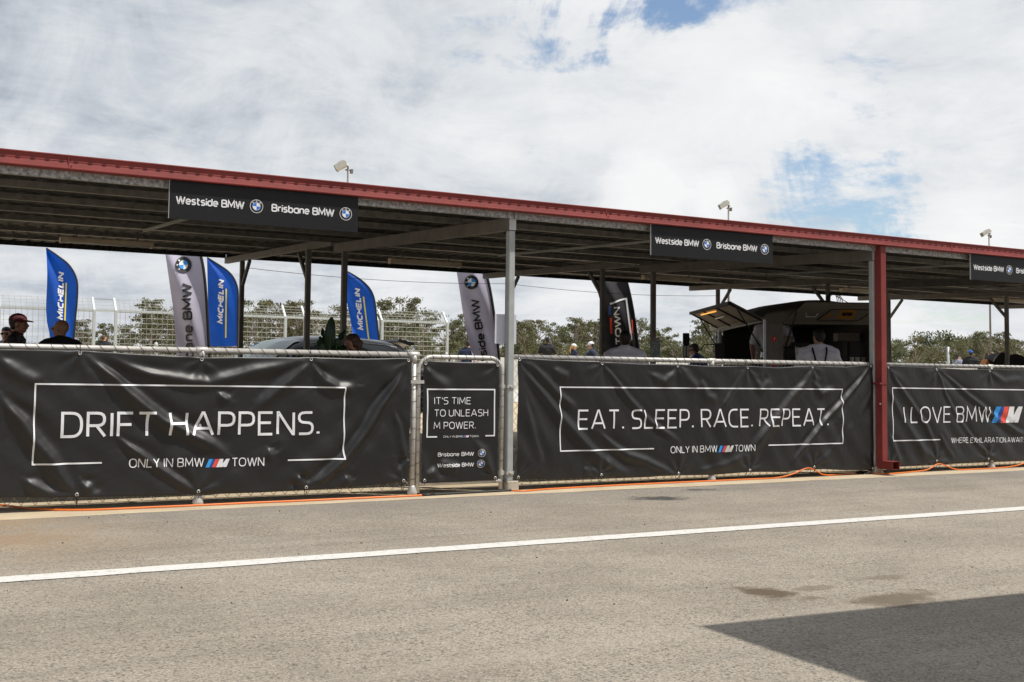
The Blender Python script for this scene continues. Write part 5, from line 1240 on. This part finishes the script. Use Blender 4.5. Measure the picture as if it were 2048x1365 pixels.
# rear corner pillar with pressed panels
pr_ = vb('rear_pillar', (.135, .02, 1.545), (.255, .05, .73), 'van', bev=.012); vb('pressed_panel', (.125, -.008, 1.70), (.15, .008, .36), 'van', pr_, bev=.003); vb('pressed_panel', (.125, -.008, 1.34), (.15, .008, .28), 'van', pr_, bev=.003)
for z in (1.655, 1.29):
    b = MB(); b.tube([(.13, -.012, z), (.13, -.0145, z)], .042, 20); s_ = b.build('sticker', 'redsticker', pr_)
    p = Print(.02); p.text('f', .121, z-.022, .045, None, sw=.2); p.build('sticker_letter', lambda u, v, l: np.stack([u, 0*u-.0155, v], -1), pr_)
vb('corner_trim', (-.006, .0, 1.57), (.035, .035, .74), 'valu'); vb('rear_post', (W_-.05, .02, 1.57), (.09, .05, .74), 'van')
vb('front_post', (.01, 3.72, 1.57), (.05, .05, .76), 'valu'); vb('front_post', (.01, 3.90, 1.57), (.03, .03, .76), 'valu'); vb('cab_side', (.02, 4.2, 1.50), (.035, .45, .60), 'van')
vb('cab_glass', (.0, 4.2, 1.66), (.01, .34, .40), 'carglass'); vb('windscreen', (W_/2, LN, 1.62), (W_-.15, .01, .50), 'carglass')
# cab partition with slots that let the daylight through
for x0, x1, z0, z1 in ((.04, 1.02, 1.2, 2.0), (1.10, 1.24, 1.2, 2.0), (1.34, W_-.04, 1.2, 2.0), (1.02, 1.10, 1.75, 2.0), (1.24, 1.34, 1.50, 2.0), (1.02, 1.10, 1.2, 1.50), (1.24, 1.34, 1.2, 1.32)):
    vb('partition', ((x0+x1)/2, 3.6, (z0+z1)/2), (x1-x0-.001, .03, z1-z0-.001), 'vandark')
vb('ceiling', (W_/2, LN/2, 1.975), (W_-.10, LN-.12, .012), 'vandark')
vb('counter', (.10, 1.9, 1.335), (.34, 3.4, .03), 'stainless'); vb('rear_counter', (1.0, .22, 1.22), (1.40, .36, .03), 'stainless'); vb('back_shelf', (1.50, 1.9, 1.25), (.40, 3.0, .03), 'vandark')
for x in (0, 1):
    for y in (.75, 3.7):
        wv = empty('wheel', (.12+x*(W_-.24), y, .32)); wv.parent = vn; b = MB(); b.tube([(-.1, 0, 0), (-.09, 0, 0), (.09, 0, 0), (.1, 0, 0)], [.28, .32, .32, .28], 22); b.build('tyre', 'tyre', wv, True)
        b = MB(); b.tube([(-.105, 0, 0), (.105, 0, 0)], .19, 18); b.build('rim', 'rim', wv)
# side hatch
h0, h1 = Vector((-.01, .16, 1.95)), Vector((-.01, 3.78, 1.985)); q0, q1 = Vector((-.50, .10, 2.19)), Vector((-.50, 3.80, 2.245))
def quadslab(a, b_, c, d, th, m, name, parent):
    nrm = (b_-a).cross(d-a).normalized()*th; B_ = MB(); B_.add([a, b_, c, d, a+nrm, b_+nrm, c+nrm, d+nrm], [(0, 3, 2, 1), (4, 5, 6, 7), (0, 1, 5, 4), (1, 2, 6, 5), (2, 3, 7, 6), (3, 0, 4, 7)]); return B_.build(name, m, parent)
sh_ = quadslab(h0, h1, q1, q0, .022, 'van', 'side_hatch', vn)
dn = Vector((0, 0, -1))
def hp(u, v, off=.0): return h0.lerp(h1, u).lerp(q0.lerp(q1, u), v)+dn*off
for u0, u1 in ((.03, .30), (.35, .64), (.69, .97)): quadslab(hp(u0, .06, .012), hp(u1, .06, .012), hp(u1, .92, .012), hp(u0, .92, .012), .006, 'vpanel', 'hatch_panel', sh_)
for u in (.01, .325, .665, .99): b = MB(); b.bar(hp(u, 0, .015), hp(u, 1, .015), .05, .03); b.build('hatch_rib', 'vandark', sh_)
b = MB(); b.bar(hp(-.005, 1, .01), hp(1.005, 1, .01), .045, .05); b.bar(hp(0, .0, .006), hp(1, .0, .006), .025, .025); b.build('hatch_edge', 'vandark', sh_)
b = MB(); b.bar(hp(.42, .86, .03), hp(.80, .86, .03), .03, .014); b.build('light_strip', 'stripled', sh_)
b = MB(); b.tube([hp(.60, .62, .03), hp(.60, .62, .06), hp(.38, .62, .06), hp(.38, .62, .03)], .010, 6); b.build('hatch_handle', 'valu', sh_, True)
for u in (.03, .97): b = MB(); b.tube([hp(u, .72, .02), (-.01, h0.lerp(h1, u).y+(.02 if u < .5 else -.02), 1.55)], .011, 8); b.build('gas_strut', 'tie', sh_, True)
# tailgate
a, b_, c, d = Vector((.27, .0, 1.895)), Vector((W_-.05, .0, 1.895)), Vector((W_-.16, -.55, 2.165)), Vector((.46, -.55, 2.165))
tg = quadslab(a, b_, c, d, .025, 'van', 'tailgate', vn)
def tp(u, v, off=0): return a.lerp(b_, u).lerp(d.lerp(c, u), v)+Vector((0, -.42, -.9))*off
quadslab(tp(.04, .07, .004), tp(.96, .07, .004), tp(.97, .76, .004), tp(.03, .76, .004), .008, 'vpanel', 'tailgate_lining', tg)
for v in (.04, .82, .95): b = MB(); b.bar(tp(0, v, .012), tp(1, v, .012), .05, .02); b.build('tailgate_rib', 'van', tg)
win = [(.30, .22), (.36, .70), (.40, .74), (.84, .74), (.86, .70), (.74, .24), (.70, .20), (.33, .19)]
b = MB(); b.tube([tp(u, v, .022) for u, v in win], .012, 6, closed=True); b.build('window_seal', 'tie', tg, True)
b = MB(); b.add([tp(u, v, .018) for u, v in win], [tuple(range(len(win)))]); b.build('tailgate_window', 'vandark', tg)
b = MB(); b.add([tp(.49, .30, .026), tp(.665, .30, .026), tp(.665, .72, .026), tp(.49, .72, .026)], [(0, 1, 2, 3)]); b.build('yellow_plate', 'plate', tg)
b = MB(); b.add([tp(.35, .32, .026), tp(.40, .32, .026), tp(.415, .58, .026), tp(.385, .58, .026)], [(0, 1, 2, 3)]); b.build('orange_label', 'plate', tg)
p = Print(.03); p.text('9233', .515, .44, .17, .125, sw=.15, m='pblack'); p.build('plate_number', lambda u, v, l: np.array([tuple(tp(x, y, .030)) for x, y in zip(u, v)]), tg)
b = MB(); b.tube([tp(.12, .55, .02), tp(.13, .45, .05), tp(.24, .45, .05), tp(.25, .55, .02)], .008, 6); b.build('tailgate_handle', 'valu', tg, True)
for u in (.0, 1.0): b = MB(); b.tube([tp(u, .6), (.29 if u < .5 else W_-.07, .0, 1.52)], .010, 8); b.build('gas_strut', 'tie', tg, True)
# mirror
mr = empty('wing_mirror', (-.50, 4.35, 1.50)); mr.parent = vn
b = MB(); b.box((0, 0, .30), (.12, .05, .21), bev=.01); b.box((0, 0, .075), (.12, .04, .24), bev=.01); b.build('mirror_back', 'tie', mr)
for s_ in (-1, 1): b = MB(); b.box((s_*.028, -.024, .075), (.036, .006, .20)); b.build('mirror_glass', 'lamp', mr)
b = MB(); b.tube(smooth([(.05, 0, .10), (.25, .0, .10), (.35, 0, .2), (.5, 0, .2)]), .010, 6); b.tube(smooth([(.1, 0, -.05), (.3, .0, -.08), (.5, 0, -.05)]), .008, 6); b.tube([(.03, 0, .18), (.04, 0, -.25)], .006, 6); b.build('mirror_arm', 'tie', mr, True)

def vp(x, y, z): c_, s_ = math.cos(-YAW), math.sin(-YAW); return (6.235+x*c_-y*s_, 3.375+x*s_+y*c_, z)
def vthing(name, x, y, z, label, cat, group=None): return empty(name, vp(x, y, z), rz=-YAW, label=label, cat=cat, group=group)
def vpart(t, name, fn, m, sm=False): b = MB(); fn(b); return b.build(name, m, t, sm)
t = vthing('water_container', .10, 1.05, 1.352, 'tall white plastic container on the van counter', 'container')
vpart(t, 'body', lambda b: b.box((0, 0, .13), (.14, .16, .26), bev=.015), 'plastic'); vpart(t, 'lid', lambda b: b.box((0, 0, .285), (.17, .19, .05), bev=.015), 'plastic')
t = vthing('paper_bag', .02, .48, 1.352, 'crumpled brown paper bag on the van counter', 'bag')
vpart(t, 'bag', lambda b: b.tube([(0, 0, 0), (0, 0, .06), (.004, 0, .12), (0, .005, .15), (-.01, 0, .175)], [.055, .062, .052, .058, .03], 9), 'vpanel')
for k, (x, y, hh, lb) in enumerate(((.035, .28, .13, 'tall steel milk jug on the van counter, next to the paper bag'), (.14, .20, .12, 'steel milk jug on the van counter near the corner pillar'))):
    t = vthing('milk_jug', x, y, 1.352, lb, 'jug', 'steel milk jugs')
    vpart(t, 'body', lambda b: b.tube([(0, 0, 0), (0, 0, hh*.5), (0, 0, hh*.85), (0, 0, hh)], [.045, .044, .035, .038], 16), 'stainless', True)
    vpart(t, 'handle', lambda b: b.tube([(.04, 0, hh*.2), (.075, 0, hh*.35), (.07, 0, hh*.7), (.036, 0, hh*.85)], .006, 6), 'stainless', True)
t = vthing('jar', .06, .10, 1.352, 'glass jar with dark lid on the van counter beside the pillar', 'jar')
vpart(t, 'body', lambda b: b.tube([(0, 0, 0), (0, 0, .10)], .042, 14), 'plastic', True); vpart(t, 'lid', lambda b: b.tube([(0, 0, .10), (0, 0, .125)], .04, 14), 'carblue', True)
t = vthing('coffee_machine', .60, .55, 1.0, 'chrome coffee machine inside the van left of the man with braces', 'coffee machine')
vpart(t, 'body', lambda b: b.box((0, 0, .50), (.34, .42, .26), bev=.02), 'vandark'); vpart(t, 'front_panel', lambda b: b.box((.02, -.215, .46), (.20, .012, .18), bev=.004), 'stainless'); vpart(t, 'drip_tray', lambda b: b.box((0, -.24, .33), (.32, .12, .03)), 'stainless')
for s_ in (-1, 1): vpart(t, 'group_head', lambda b: b.tube([(s_*.08, -.22, .56), (s_*.08, -.26, .56), (s_*.08, -.34, .54)], [.03, .02, .013], 8), 'stainless', True)
vpart(t, 'body', lambda b: b.box((0, 0, .17), (.3, .4, .30)), 'vandark')
t = vthing('coffee_grinder', .42, .40, 1.237, 'coffee grinder with clear hopper hanging dark inside the van', 'grinder')
vpart(t, 'body', lambda b: b.box((0, 0, .17), (.12, .16, .30), bev=.015), 'vandark'); vpart(t, 'hopper', lambda b: b.tube([(0, 0, .32), (0, 0, .36), (0, 0, .48)], [.04, .07, .085], 14), 'vpanel', True)
for k in range(3):
    t = vthing('cup_stack', 1.30+.085*k, .14, 1.237, ['left stack of clear cups on the rear van counter', 'middle stack of ribbed clear cups on the rear van counter', 'right stack of brown cups on the rear van counter'][k], 'cups', 'stacks of cups')
    for j in range(7): vpart(t, 'cup', lambda b: b.tube([(0, 0, .024*j), (0, 0, .024*j+.020), (0, 0, .024*j+.023)], [.030, .036, .038], 12), ['plastic', 'plastic', 'vpanel'][k], True)
t = vthing('menu_board', -.08, 3.25, 1.352, 'grey menu board standing on the far end of the van counter', 'board')
Rb = Matrix.Rotation(R(-8), 3, 'X'); vpart(t, 'board', lambda b: b.box((0, 0, .16), (.17, .012, .36), Rb), 'board'); vpart(t, 'stand', lambda b: b.bar((0, .1, 0), (0, .01, .25), .02, .01), 'board')
t = vthing('box', 1.50, 1.1, 1.265, 'dull pink box high inside the van at the right', 'box'); vpart(t, 'carton', lambda b: b.box((0, 0, .47), (.34, .25, .12)), 'vpanel'); vpart(t, 'shelf_leg', lambda b: b.box((0, 0, .2), (.03, .2, .4)), 'vandark')
b = MB(); c0 = Vector((9.6, 5.42, 2.45))
for k in range(4): b.tube([c0+Vector((.13*math.cos(a)*(1+.1*k)+.02*k, -.05-.01*k, .16*math.sin(a)*(1-.06*k))) for a in [i*.45 for i in range(14)]], .007, 5, closed=True)
b.tube(smooth([c0+Vector((.1, -.05, .1)), c0+Vector((.3, -.2, -.05)), c0+Vector((.5, -.4, -.22)), c0+Vector((.45, -.7, -.30))]), .007, 5)
tag(b.build('cable_coil', 'tie', None, True), 'black cable coil hanging on the shed post above the coffee van', 'cable')

# ------------------------------------------------------------------ black camp gear at the right
def gear(poly, D, depth, m, name, label, cat, ext=None):
    q = at(poly[0][0], 735, D); z0 = gz(q.y); o = empty(name, (q.x, q.y, z0), label=label, cat=cat)
    P = [at(px, py, D)-Vector(o.location) for px, py in poly]; n = len(P); dv = Vector((fw.x, fw.y, 0)).normalized()*depth
    b = MB(); b.add([p for p in P]+[p+dv+Vector((0, 0, -.03)) for p in P], [tuple(range(n)), tuple(range(n, 2*n))[::-1]]+[(i, n+i, n+(i+1) % n, (i+1) % n) for i in range(n)]); b.build('canvas', m, o)
    for p in (P[0], P[-1]):
        for dd in (0, 1): b = MB(); v = p+dv*dd; b.tube([(v.x, v.y, 0), v], .012, 6); b.build('leg', 'fdark', o)
    if ext: ext(o, dv)
    return o
def ext1(o, dv):
    L0 = Vector(o.location)
    P = [at(px, py, 26.95)-L0 for px, py in ((1969, 735), (1975.5, 719), (1980, 727), (1981, 735))]; b = MB(); b.add(P+[p+dv*.5 for p in P], [(0, 1, 2, 3), (0, 4, 5, 1), (1, 5, 6, 2)]); b.build('orange_flap', 'orangecanvas', o)
    P = [at(px, py, 26.93)-L0 for px, py in ((1986, 724), (1989, 716), (1998, 707.5), (1990, 719), (1988, 724))]; b = MB(); b.add(P+[p+dv*.02 for p in P], [(0, 1, 2, 3, 4), (5, 6, 7, 8, 9)]); b.build('white_piping', 'print', o)
    P = [at(px, py, 27.3)-L0 for px, py in ((1999, 736), (2014, 719), (2020, 722), (2018, 736))]; b = MB(); b.add(P, [(0, 1, 2, 3)]); b.build('green_panel', 'greencanvas', o)
gear([(1980, 736), (1977, 719), (1986, 724), (1991, 719), (1997, 711), (2003, 705.5), (2008, 705), (2012, 708), (2014, 713), (2010, 722), (2000, 736)], 27, .7, 'canvas', 'camp_chair', 'black canvas camp chair with orange flap and white piping, right of the man in sunglasses', 'chair', ext1)
gear([(2013, 738), (2014, 716), (2020, 711), (2028, 708.5), (2036, 709), (2044, 712), (2056, 717), (2066, 724), (2068, 738)], 27.5, .9, 'canvas', 'camp_shelter', 'low black arched canvas shelter at the right edge behind the shed post', 'shelter')

# ------------------------------------------------------------------ people
_sc = bpy.data.scenes.new('tmp'); _tmp = _sc.collection
def fuse(b, vox=.012, it=3, m=None):
    """one continuous skin over overlapping volumes"""
    me = bpy.data.meshes.new('t'); me.from_pydata(b.v, [], b.f); o = bpy.data.objects.new('t', me); _tmp.objects.link(o)
    r = o.modifiers.new('r', 'REMESH'); r.mode = 'VOXEL'; r.voxel_size = vox; r.use_smooth_shade = True
    s_ = o.modifiers.new('s', 'SMOOTH'); s_.factor = .5; s_.iterations = it
    _sc.view_layers[0].update(); dg = _sc.view_layers[0].depsgraph; out = bpy.data.meshes.new_from_object(o.evaluated_get(dg)); bpy.data.objects.remove(o); bpy.data.meshes.remove(me)
    out.materials.clear()
    if m: out.materials.append(M[m])
    out.polygons.foreach_set('use_smooth', [True]*len(out.polygons)); return out
def hand(b, w0, d, palm_n, s=1.0):
    """palm and five bent fingers from the wrist w0 along d"""
    w0 = Vector(w0); d = Vector(d).normalized(); n = Vector(palm_n); n = (n-d*n.dot(d)).normalized(); x = d.cross(n)
    b.cap_(w0, w0+d*.03*s, .022*s, .026*s, 8)
    for k in range(4):
        r0 = w0+d*.03*s+x*(k-1.5)*.012*s; k1 = w0+d*.085*s+x*(k-1.5)*.019*s; ln = [.062, .074, .070, .054][k]*s
        b.cap_(r0, k1, .013*s, .0095*s, 8); m1 = k1+(d*.9+n*.35).normalized()*ln*.5; b.cap_(k1, m1, .0092*s, .0082*s, 8); b.cap_(m1, m1+(d*.6+n*.8).normalized()*ln*.5, .0082*s, .0066*s, 8)
    t0 = w0+d*.025*s-x*.018*s; t1 = t0+(d*.6-x*.8+n*.3).normalized()*.042*s; b.cap_(t0, t1, .012*s, .0095*s, 8); b.cap_(t1, t1+(d*.85-x*.3+n*.4).normalized()*.034*s, .009*s, .0075*s, 8)
def person(px, D, top, turn, label, shirt, trousers='cjeans', skin='skin', hair='hairdark', hairkind='short', cap=None, capback=False, lean=0, head=(0, 0), larm=None, rarm=None, sleeve='short', glasses=None,
           collar=None, straps=False, broad=1.0, height=None, vox=.017, floor=None, shoes='cblack', side=0):
    g0_ = at(px, 760, D); z0 = gz(g0_.y) if floor is None else floor; H = (at(px, top, D).z-z0) if height is None else height
    if height is None and lean: H = H/(.52+.48*math.cos(R(lean)))
    g = empty('person', (g0_.x, g0_.y, z0), rz=-YAW+R(turn)-math.atan((px-1024)/FPX), label=label, cat='person')
    q = H/1.75; LM = Matrix.Rotation(R(-lean), 4, 'X') @ Matrix.Rotation(R(side), 4, 'Y'); hip = Vector((0, 0, .52*H))
    def T(v): v = Vector(v)*1.0; return hip+(LM @ (v*H-hip))                    # torso frame, in units of height
    # limb joints
    J = {}
    for s_, arm in ((-1, larm), (1, rarm)):
        sh = Vector((s_*.112*broad, 0, .818)); e, w_ = arm if arm else ((.035, -.012, -.165), (.005, .05, -.145))
        el = sh+Vector((s_*e[0], e[1], e[2])); wr = el+Vector((s_*w_[0], w_[1], w_[2])); J[s_] = (T(sh), T(el), T(wr))
    def torso(b, f, lo=True):
        ell = lambda c, r: b.ell(T(c), (r[0]*H*f+(.006 if f > 1 else 0), r[1]*H*f+(.006 if f > 1 else 0), r[2]*H*(1 if f > 1 else 1)), 20, rot=LM.to_3x3())
        ell((0, .000, .735), (.098*broad, .066, .115)); ell((0, .006, .615), (.086*broad, .064, .10)); ell((0, 0, .545), (.092*broad, .066, .07))
        for s_ in (-1, 1): ell((s_*.045, .03, .745), (.05, .035, .045)); b.cap_(T((s_*.020, -.004, .858)), T((s_*.100*broad, -.002, .823)), .030*H*f, .036*H*f, 10)
        b.cap_(T((-.085*broad, -.012, .790)), T((.085*broad, -.012, .790)), .05*H*f, .05*H*f, 12)
    hz = .933; hc = T((0, .010, hz)); HM = LM.to_3x3() @ Matrix.Rotation(R(head[0]), 3, 'Z') @ Matrix.Rotation(R(-head[1]), 3, 'X')
    def hp_(x, y, z): return hc+HM @ (Vector((x, y, z))*q)
    def skull(b):
        e = lambda c, r: b.ell(hp_(*c), tuple(a*q for a in r), 18, rot=HM)
        e((0, -.012, .018), (.073, .092, .090)); e((0, .028, -.030), (.058, .058, .078)); e((0, .050, -.078), (.034, .034, .030)); e((0, .070, .022), (.048, .022, .016))
        b.cap_(hp_(0, .082, .012), hp_(0, .104, -.022), .009*q, .014*q, 8); e((0, .080, -.052), (.024, .014, .011))
        for s_ in (-1, 1): e((s_*.074, -.008, -.010), (.010, .020, .032)); e((s_*.036, .062, -.022), (.022, .020, .020))
    b = MB(); torso(b, .95); skull(b)
    b.cap_(T((0, -.008, .80)), T((0, .004, .895)), .034*H, .031*H, 14)
    for s_ in (-1, 1):
        sh, el, wr = J[s_]; b.cap_(sh, el, .029*H, .023*H, 12); b.cap_(el, wr, .023*H, .0155*H, 12)
        hx = Vector((s_*.050*H, 0, .50*H)); kn = Vector((s_*.058*H, .012*H, .285*H)); an = Vector((s_*.062*H, -.008*H, .05*H)); b.cap_(hx, kn, .050*H, .034*H, 12); b.cap_(kn, an, .033*H, .021*H, 12)
        b.cap_(an+Vector((0, -.01, -.045*q)), an+Vector((0, .13*q, -.055*q)), .035*q, .026*q, 10)
    me = fuse(b, vox, 3, skin)
    hb = MB()
    for s_ in (-1, 1): sh, el, wr = J[s_]; hand(hb, wr, wr-el, Vector((-s_, .2, 0)), q)
    import bmesh
    bm = bmesh.new(); bm.from_mesh(me); hm = hb.mesh('h', skin, True); bm.from_mesh(hm); bm.to_mesh(me); bm.free(); bpy.data.meshes.remove(hm); me.name = 'body'
    me.polygons.foreach_set('use_smooth', [True]*len(me.polygons)); link('body', me, g)
    # shirt
    b = MB(); torso(b, 1.06); b.cap_(T((0, -.010, .81)), T((0, -.004, .858)), .040*H, .037*H, 12)
    for s_ in (-1, 1):
        sh, el, wr = J[s_]
        if sleeve == 'short': m_ = sh.lerp(el, .78); b.cap_(sh, m_, .036*H, .035*H, 12)
        else: b.cap_(sh, el, .036*H, .031*H, 12); b.cap_(el, el.lerp(wr, .9), .031*H, .023*H, 12)
    r_ = random.Random(int(px)); 
    me = fuse(b, vox, 2, shirt); me.name = 'shirt'
    for v in me.vertices:       # cloth creases
        c = v.co; k = math.sin(c.x*38+c.z*21+px)*math.sin(c.z*33-c.x*12)*.0045+math.sin(c.z*70+c.x*50)*.0012; v.co = c+v.normal*k
    link('shirt', me, g)
    if collar:
        b = MB(); b.tube([T((.042*math.cos(a), -.004+.040*math.sin(a), .874-.010*math.sin(a))) for a in [i*.4189 for i in range(15)]], .0115*q, 8, closed=True); b.build('collar', collar, g, True)
    if straps:
        b = MB()
        for s_ in (-1, 1): b.tube(smooth([T((s_*.045, .05, .84)), T((s_*.052, .0, .862)), T((s_*.052, -.052, .835)), T((s_*.040, -.083, .77)), T((s_*.016, -.082, .68)), T((s_*-.002, -.078, .62))]), .013*q, 6)
        b.build('apron_strap', 'canvas', g, True)
    b = MB(); b.ell((0, 0, .525*H), (.104*H*broad, .078*H, .06*H), 18)
    for s_ in (-1, 1):
        b.cap_((s_*.050*H, 0, .50*H), (s_*.058*H, .012*H, .285*H), .058*H, .043*H, 12); b.cap_((s_*.058*H, .012*H, .285*H), (s_*.062*H, -.006*H, .045*H), .043*H, .036*H, 12)
    tro = link('trousers', b.mesh('trousers', trousers, True), g)
    for s_ in (-1, 1):
        b = MB(); b.cap_((s_*.062*H, -.03*q, .034*q), (s_*.066*H, .15*q, .030*q), .044*q, .036*q, 10); b.box((s_*.064*H, .06*q, .008), (.085*q, .28*q, .016)); b.build('shoe', shoes, g, True)
    # hair, caps, eyes
    if hairkind != 'bald':
        b = MB(); e = lambda c, r: b.ell(hp_(*c), tuple(a*q for a in r), 18, rot=HM)
        e((0, -.030, .026), (.079, .086, .088)); e((0, -.002, .062), (.070, .078, .052)); e((0, -.05, -.02), (.066, .05, .06))
        if hairkind == 'long':
            e((0, -.075, -.05), (.062, .04, .09)); b.cap_(hp_(0, -.08, -.06), hp_(.01, -.075, -.20), .045*q, .03*q, 10)
        if hairkind == 'pony':
            b.cap_(hp_(0, -.10, .02), hp_(0, -.125, -.04), .022*q, .034*q, 10); b.cap_(hp_(0, -.125, -.04), hp_(.004, -.135, -.17), .036*q, .032*q, 10); b.cap_(hp_(.004, -.135, -.17), hp_(0, -.11, -.27), .031*q, .010*q, 10)
        if hairkind == 'bun': b.ell(hp_(0, -.115, -.02), (.038*q, .034*q, .040*q), 12); b.cap_(hp_(0, -.1, -.04), hp_(.012, -.085, -.13), .040*q, .03*q, 10)
        me = fuse(b, .011 if D > 20 else .009, 2, hair); me.name = 'hair'
        for v in me.vertices: c = v.co; v.co = c+v.normal*math.sin(c.x*210+c.z*60)*math.sin(c.y*190+c.z*130)*.0018
        link('hair', me, g)
    if cap:
        b = MB(); b.ell(hp_(0, -.014, .050), (.083*q, .104*q, .078*q), 18, rot=HM); fy = -1 if capback else 1
        b.ell(hp_(0, .098*fy, .036), (.062*q, .072*q, .010*q), 14, rot=HM @ Matrix.Rotation(R(-8*fy), 3, 'X')); b.ell(hp_(0, -.014, .128), (.008*q, .008*q, .006*q), 8)
        me = fuse(b, .009 if D > 20 else .007, 1, cap); me.name = 'cap'; link('cap', me, g)
    for s_ in (-1, 1):
        b = MB(); b.ell(hp_(s_*.030, .077, .002), (.011*q, .007*q, .008*q), 10, rot=HM); b.build('eye', 'eyewhite', g, True)
    b = MB(); b.ell(hp_(0, .094, -.052), (.021*q, .005*q, .006*q), 10, rot=HM); b.build('mouth', 'lip', g, True)
    if glasses:
        b = MB()
        for s_ in (-1, 1): b.ell(hp_(s_*.033, .094, .003), (.028*q, .006*q, .019*q), 12, rot=HM); b.tube([hp_(s_*.06, .090, .008), hp_(s_*.078, .05, .008), hp_(s_*.082, -.005, .004)], .0035*q, 5)
        b.tube([hp_(-.01, .100, .008), hp_(.01, .100, .008)], .003*q, 5); b.build('sunglasses', glasses, g, True)
    return g
LF, RT, BK, FT = 90, -90, 0, 180
person(31, 13.4, 628, RT-12, 'person in maroon cap with red collar in the shade at the far left, facing right', 'cdark', skin='skintan', cap='cmaroon', collar='cred', sleeve='long', vox=.013, broad=1.15)
person(10, 17.6, 653, 165, 'person in sunglasses half hidden behind the maroon-capped one', 'cgreyblue', glasses='lens', hairkind='short')
person(120, 13.2, 638, 38, 'bald bearded man in black shirt and yellow glasses, turned away, at the left', 'cblack', skin='skintan', hairkind='bald', glasses='ylens', head=(20, 0), vox=.013, broad=1.25)
person(205, 39, 670, -20, 'person with tousled brown hair and black jacket beside the narrow mesh fence gap', 'cblack', hair='hairbrown', sleeve='long', head=(-30, 0))
person(704, 12.6, 667, 50, 'person with brown hair tied back, hand at chin, beside the potted plant', 'cdark', hair='hairbrown', hairkind='bun', skin='skintan', head=(20, 8), larm=((.02, .06, -.15), (-.05, .10, .13)), vox=.013)
person(931, 33, 680, -25, 'man in navy shirt with striped sleeve, half hidden by the right white flag', 'cnavy', lean=12, larm=((.06, .05, -.14), (.03, .12, -.03)))
person(1094, 43, 675, 8, 'man in black t-shirt and black cap seen from behind, left of the white-capped pair', 'cblack', cap='cblack', larm=((.05, .02, -.15), (-.02, .12, -.04)), rarm=((.045, -.01, -.16), (-.01, .06, -.13)), broad=1.02)
person(1147, 42, 688, -62, 'woman in white cap with long blond ponytail and navy shirt', 'cnavy', hair='hairblond', hairkind='pony', cap='cwhite', head=(-10, 5), broad=.9)
person(1190, 38, 684, 78, 'man in white cap and navy polo reaching an arm to the left', 'cnavy', cap='cwhite', glasses='lens', lean=10, collar='cnavy', larm=((.02, .15, -.10), (-.01, .16, -.02)), rarm=((.03, .10, -.13), (0, .15, .01)), head=(6, 4), broad=1.08)
person(1250, 14.2, 661, 0, 'large dark-haired man in grey shirt seen from behind, before the black flag', 'cgrey', collar='cgrey', broad=1.12, sleeve='long', vox=.013, larm=((.045, .02, -.16), (-.01, .12, -.08)), rarm=((.045, .02, -.16), (-.01, .12, -.08)))
person(1417, 22.5, 687, 75, 'grey-haired man with glasses in a blue shirt left of the coffee van', 'cblue', hair='hairgrey', glasses='lens', lean=22, broad=1.2, larm=((.05, .10, -.12), (0, .12, -.05)))
person(1545, 17.95, 600, 180, 'barista in lilac t-shirt standing inside the van behind its corner pillar', 'clilac', floor=.44, height=1.72, skin='skintan', lean=6, larm=((.05, .02, -.15), (-.01, .09, -.09)), rarm=((.05, .02, -.15), (-.01, .09, -.09)), broad=1.15, vox=.013)
person(1638, 16.1, 658, 8, 'man in lilac t-shirt with black apron straps seen from behind at the van hatch', 'clilac', straps=True, head=(16, 14), hair='hairdark', broad=1.08, vox=.012, larm=((.05, .03, -.15), (-.02, .13, -.05)), rarm=((.05, .03, -.15), (-.02, .13, -.05)))
person(1915, 46, 708, -55, 'man in black cap and grey t-shirt leaning, arm stretched left, near the lamp post', 'cgreyblue', cap='cblack', side=-14, lean=14, larm=((.13, .04, -.09), (.14, .03, -.02)), head=(-25, 0))
person(1927, 48, 716, -20, 'person in pale shirt just behind the man in black cap', 'cwhite', side=6, hairkind='short')
person(1942, 45, 701, 6, 'man in blue cap and black t-shirt seen from behind', 'cblack', cap='croyal', larm=((.045, .0, -.16), (0, .08, -.11)))
person(1984, 42, 704, 105, 'man in dark sunglasses facing left beside the black camp chair', 'cnavy', glasses='lens', hair='hairbrown', hairkind='short', head=(0, 0))
bpy.data.scenes.remove(_sc)
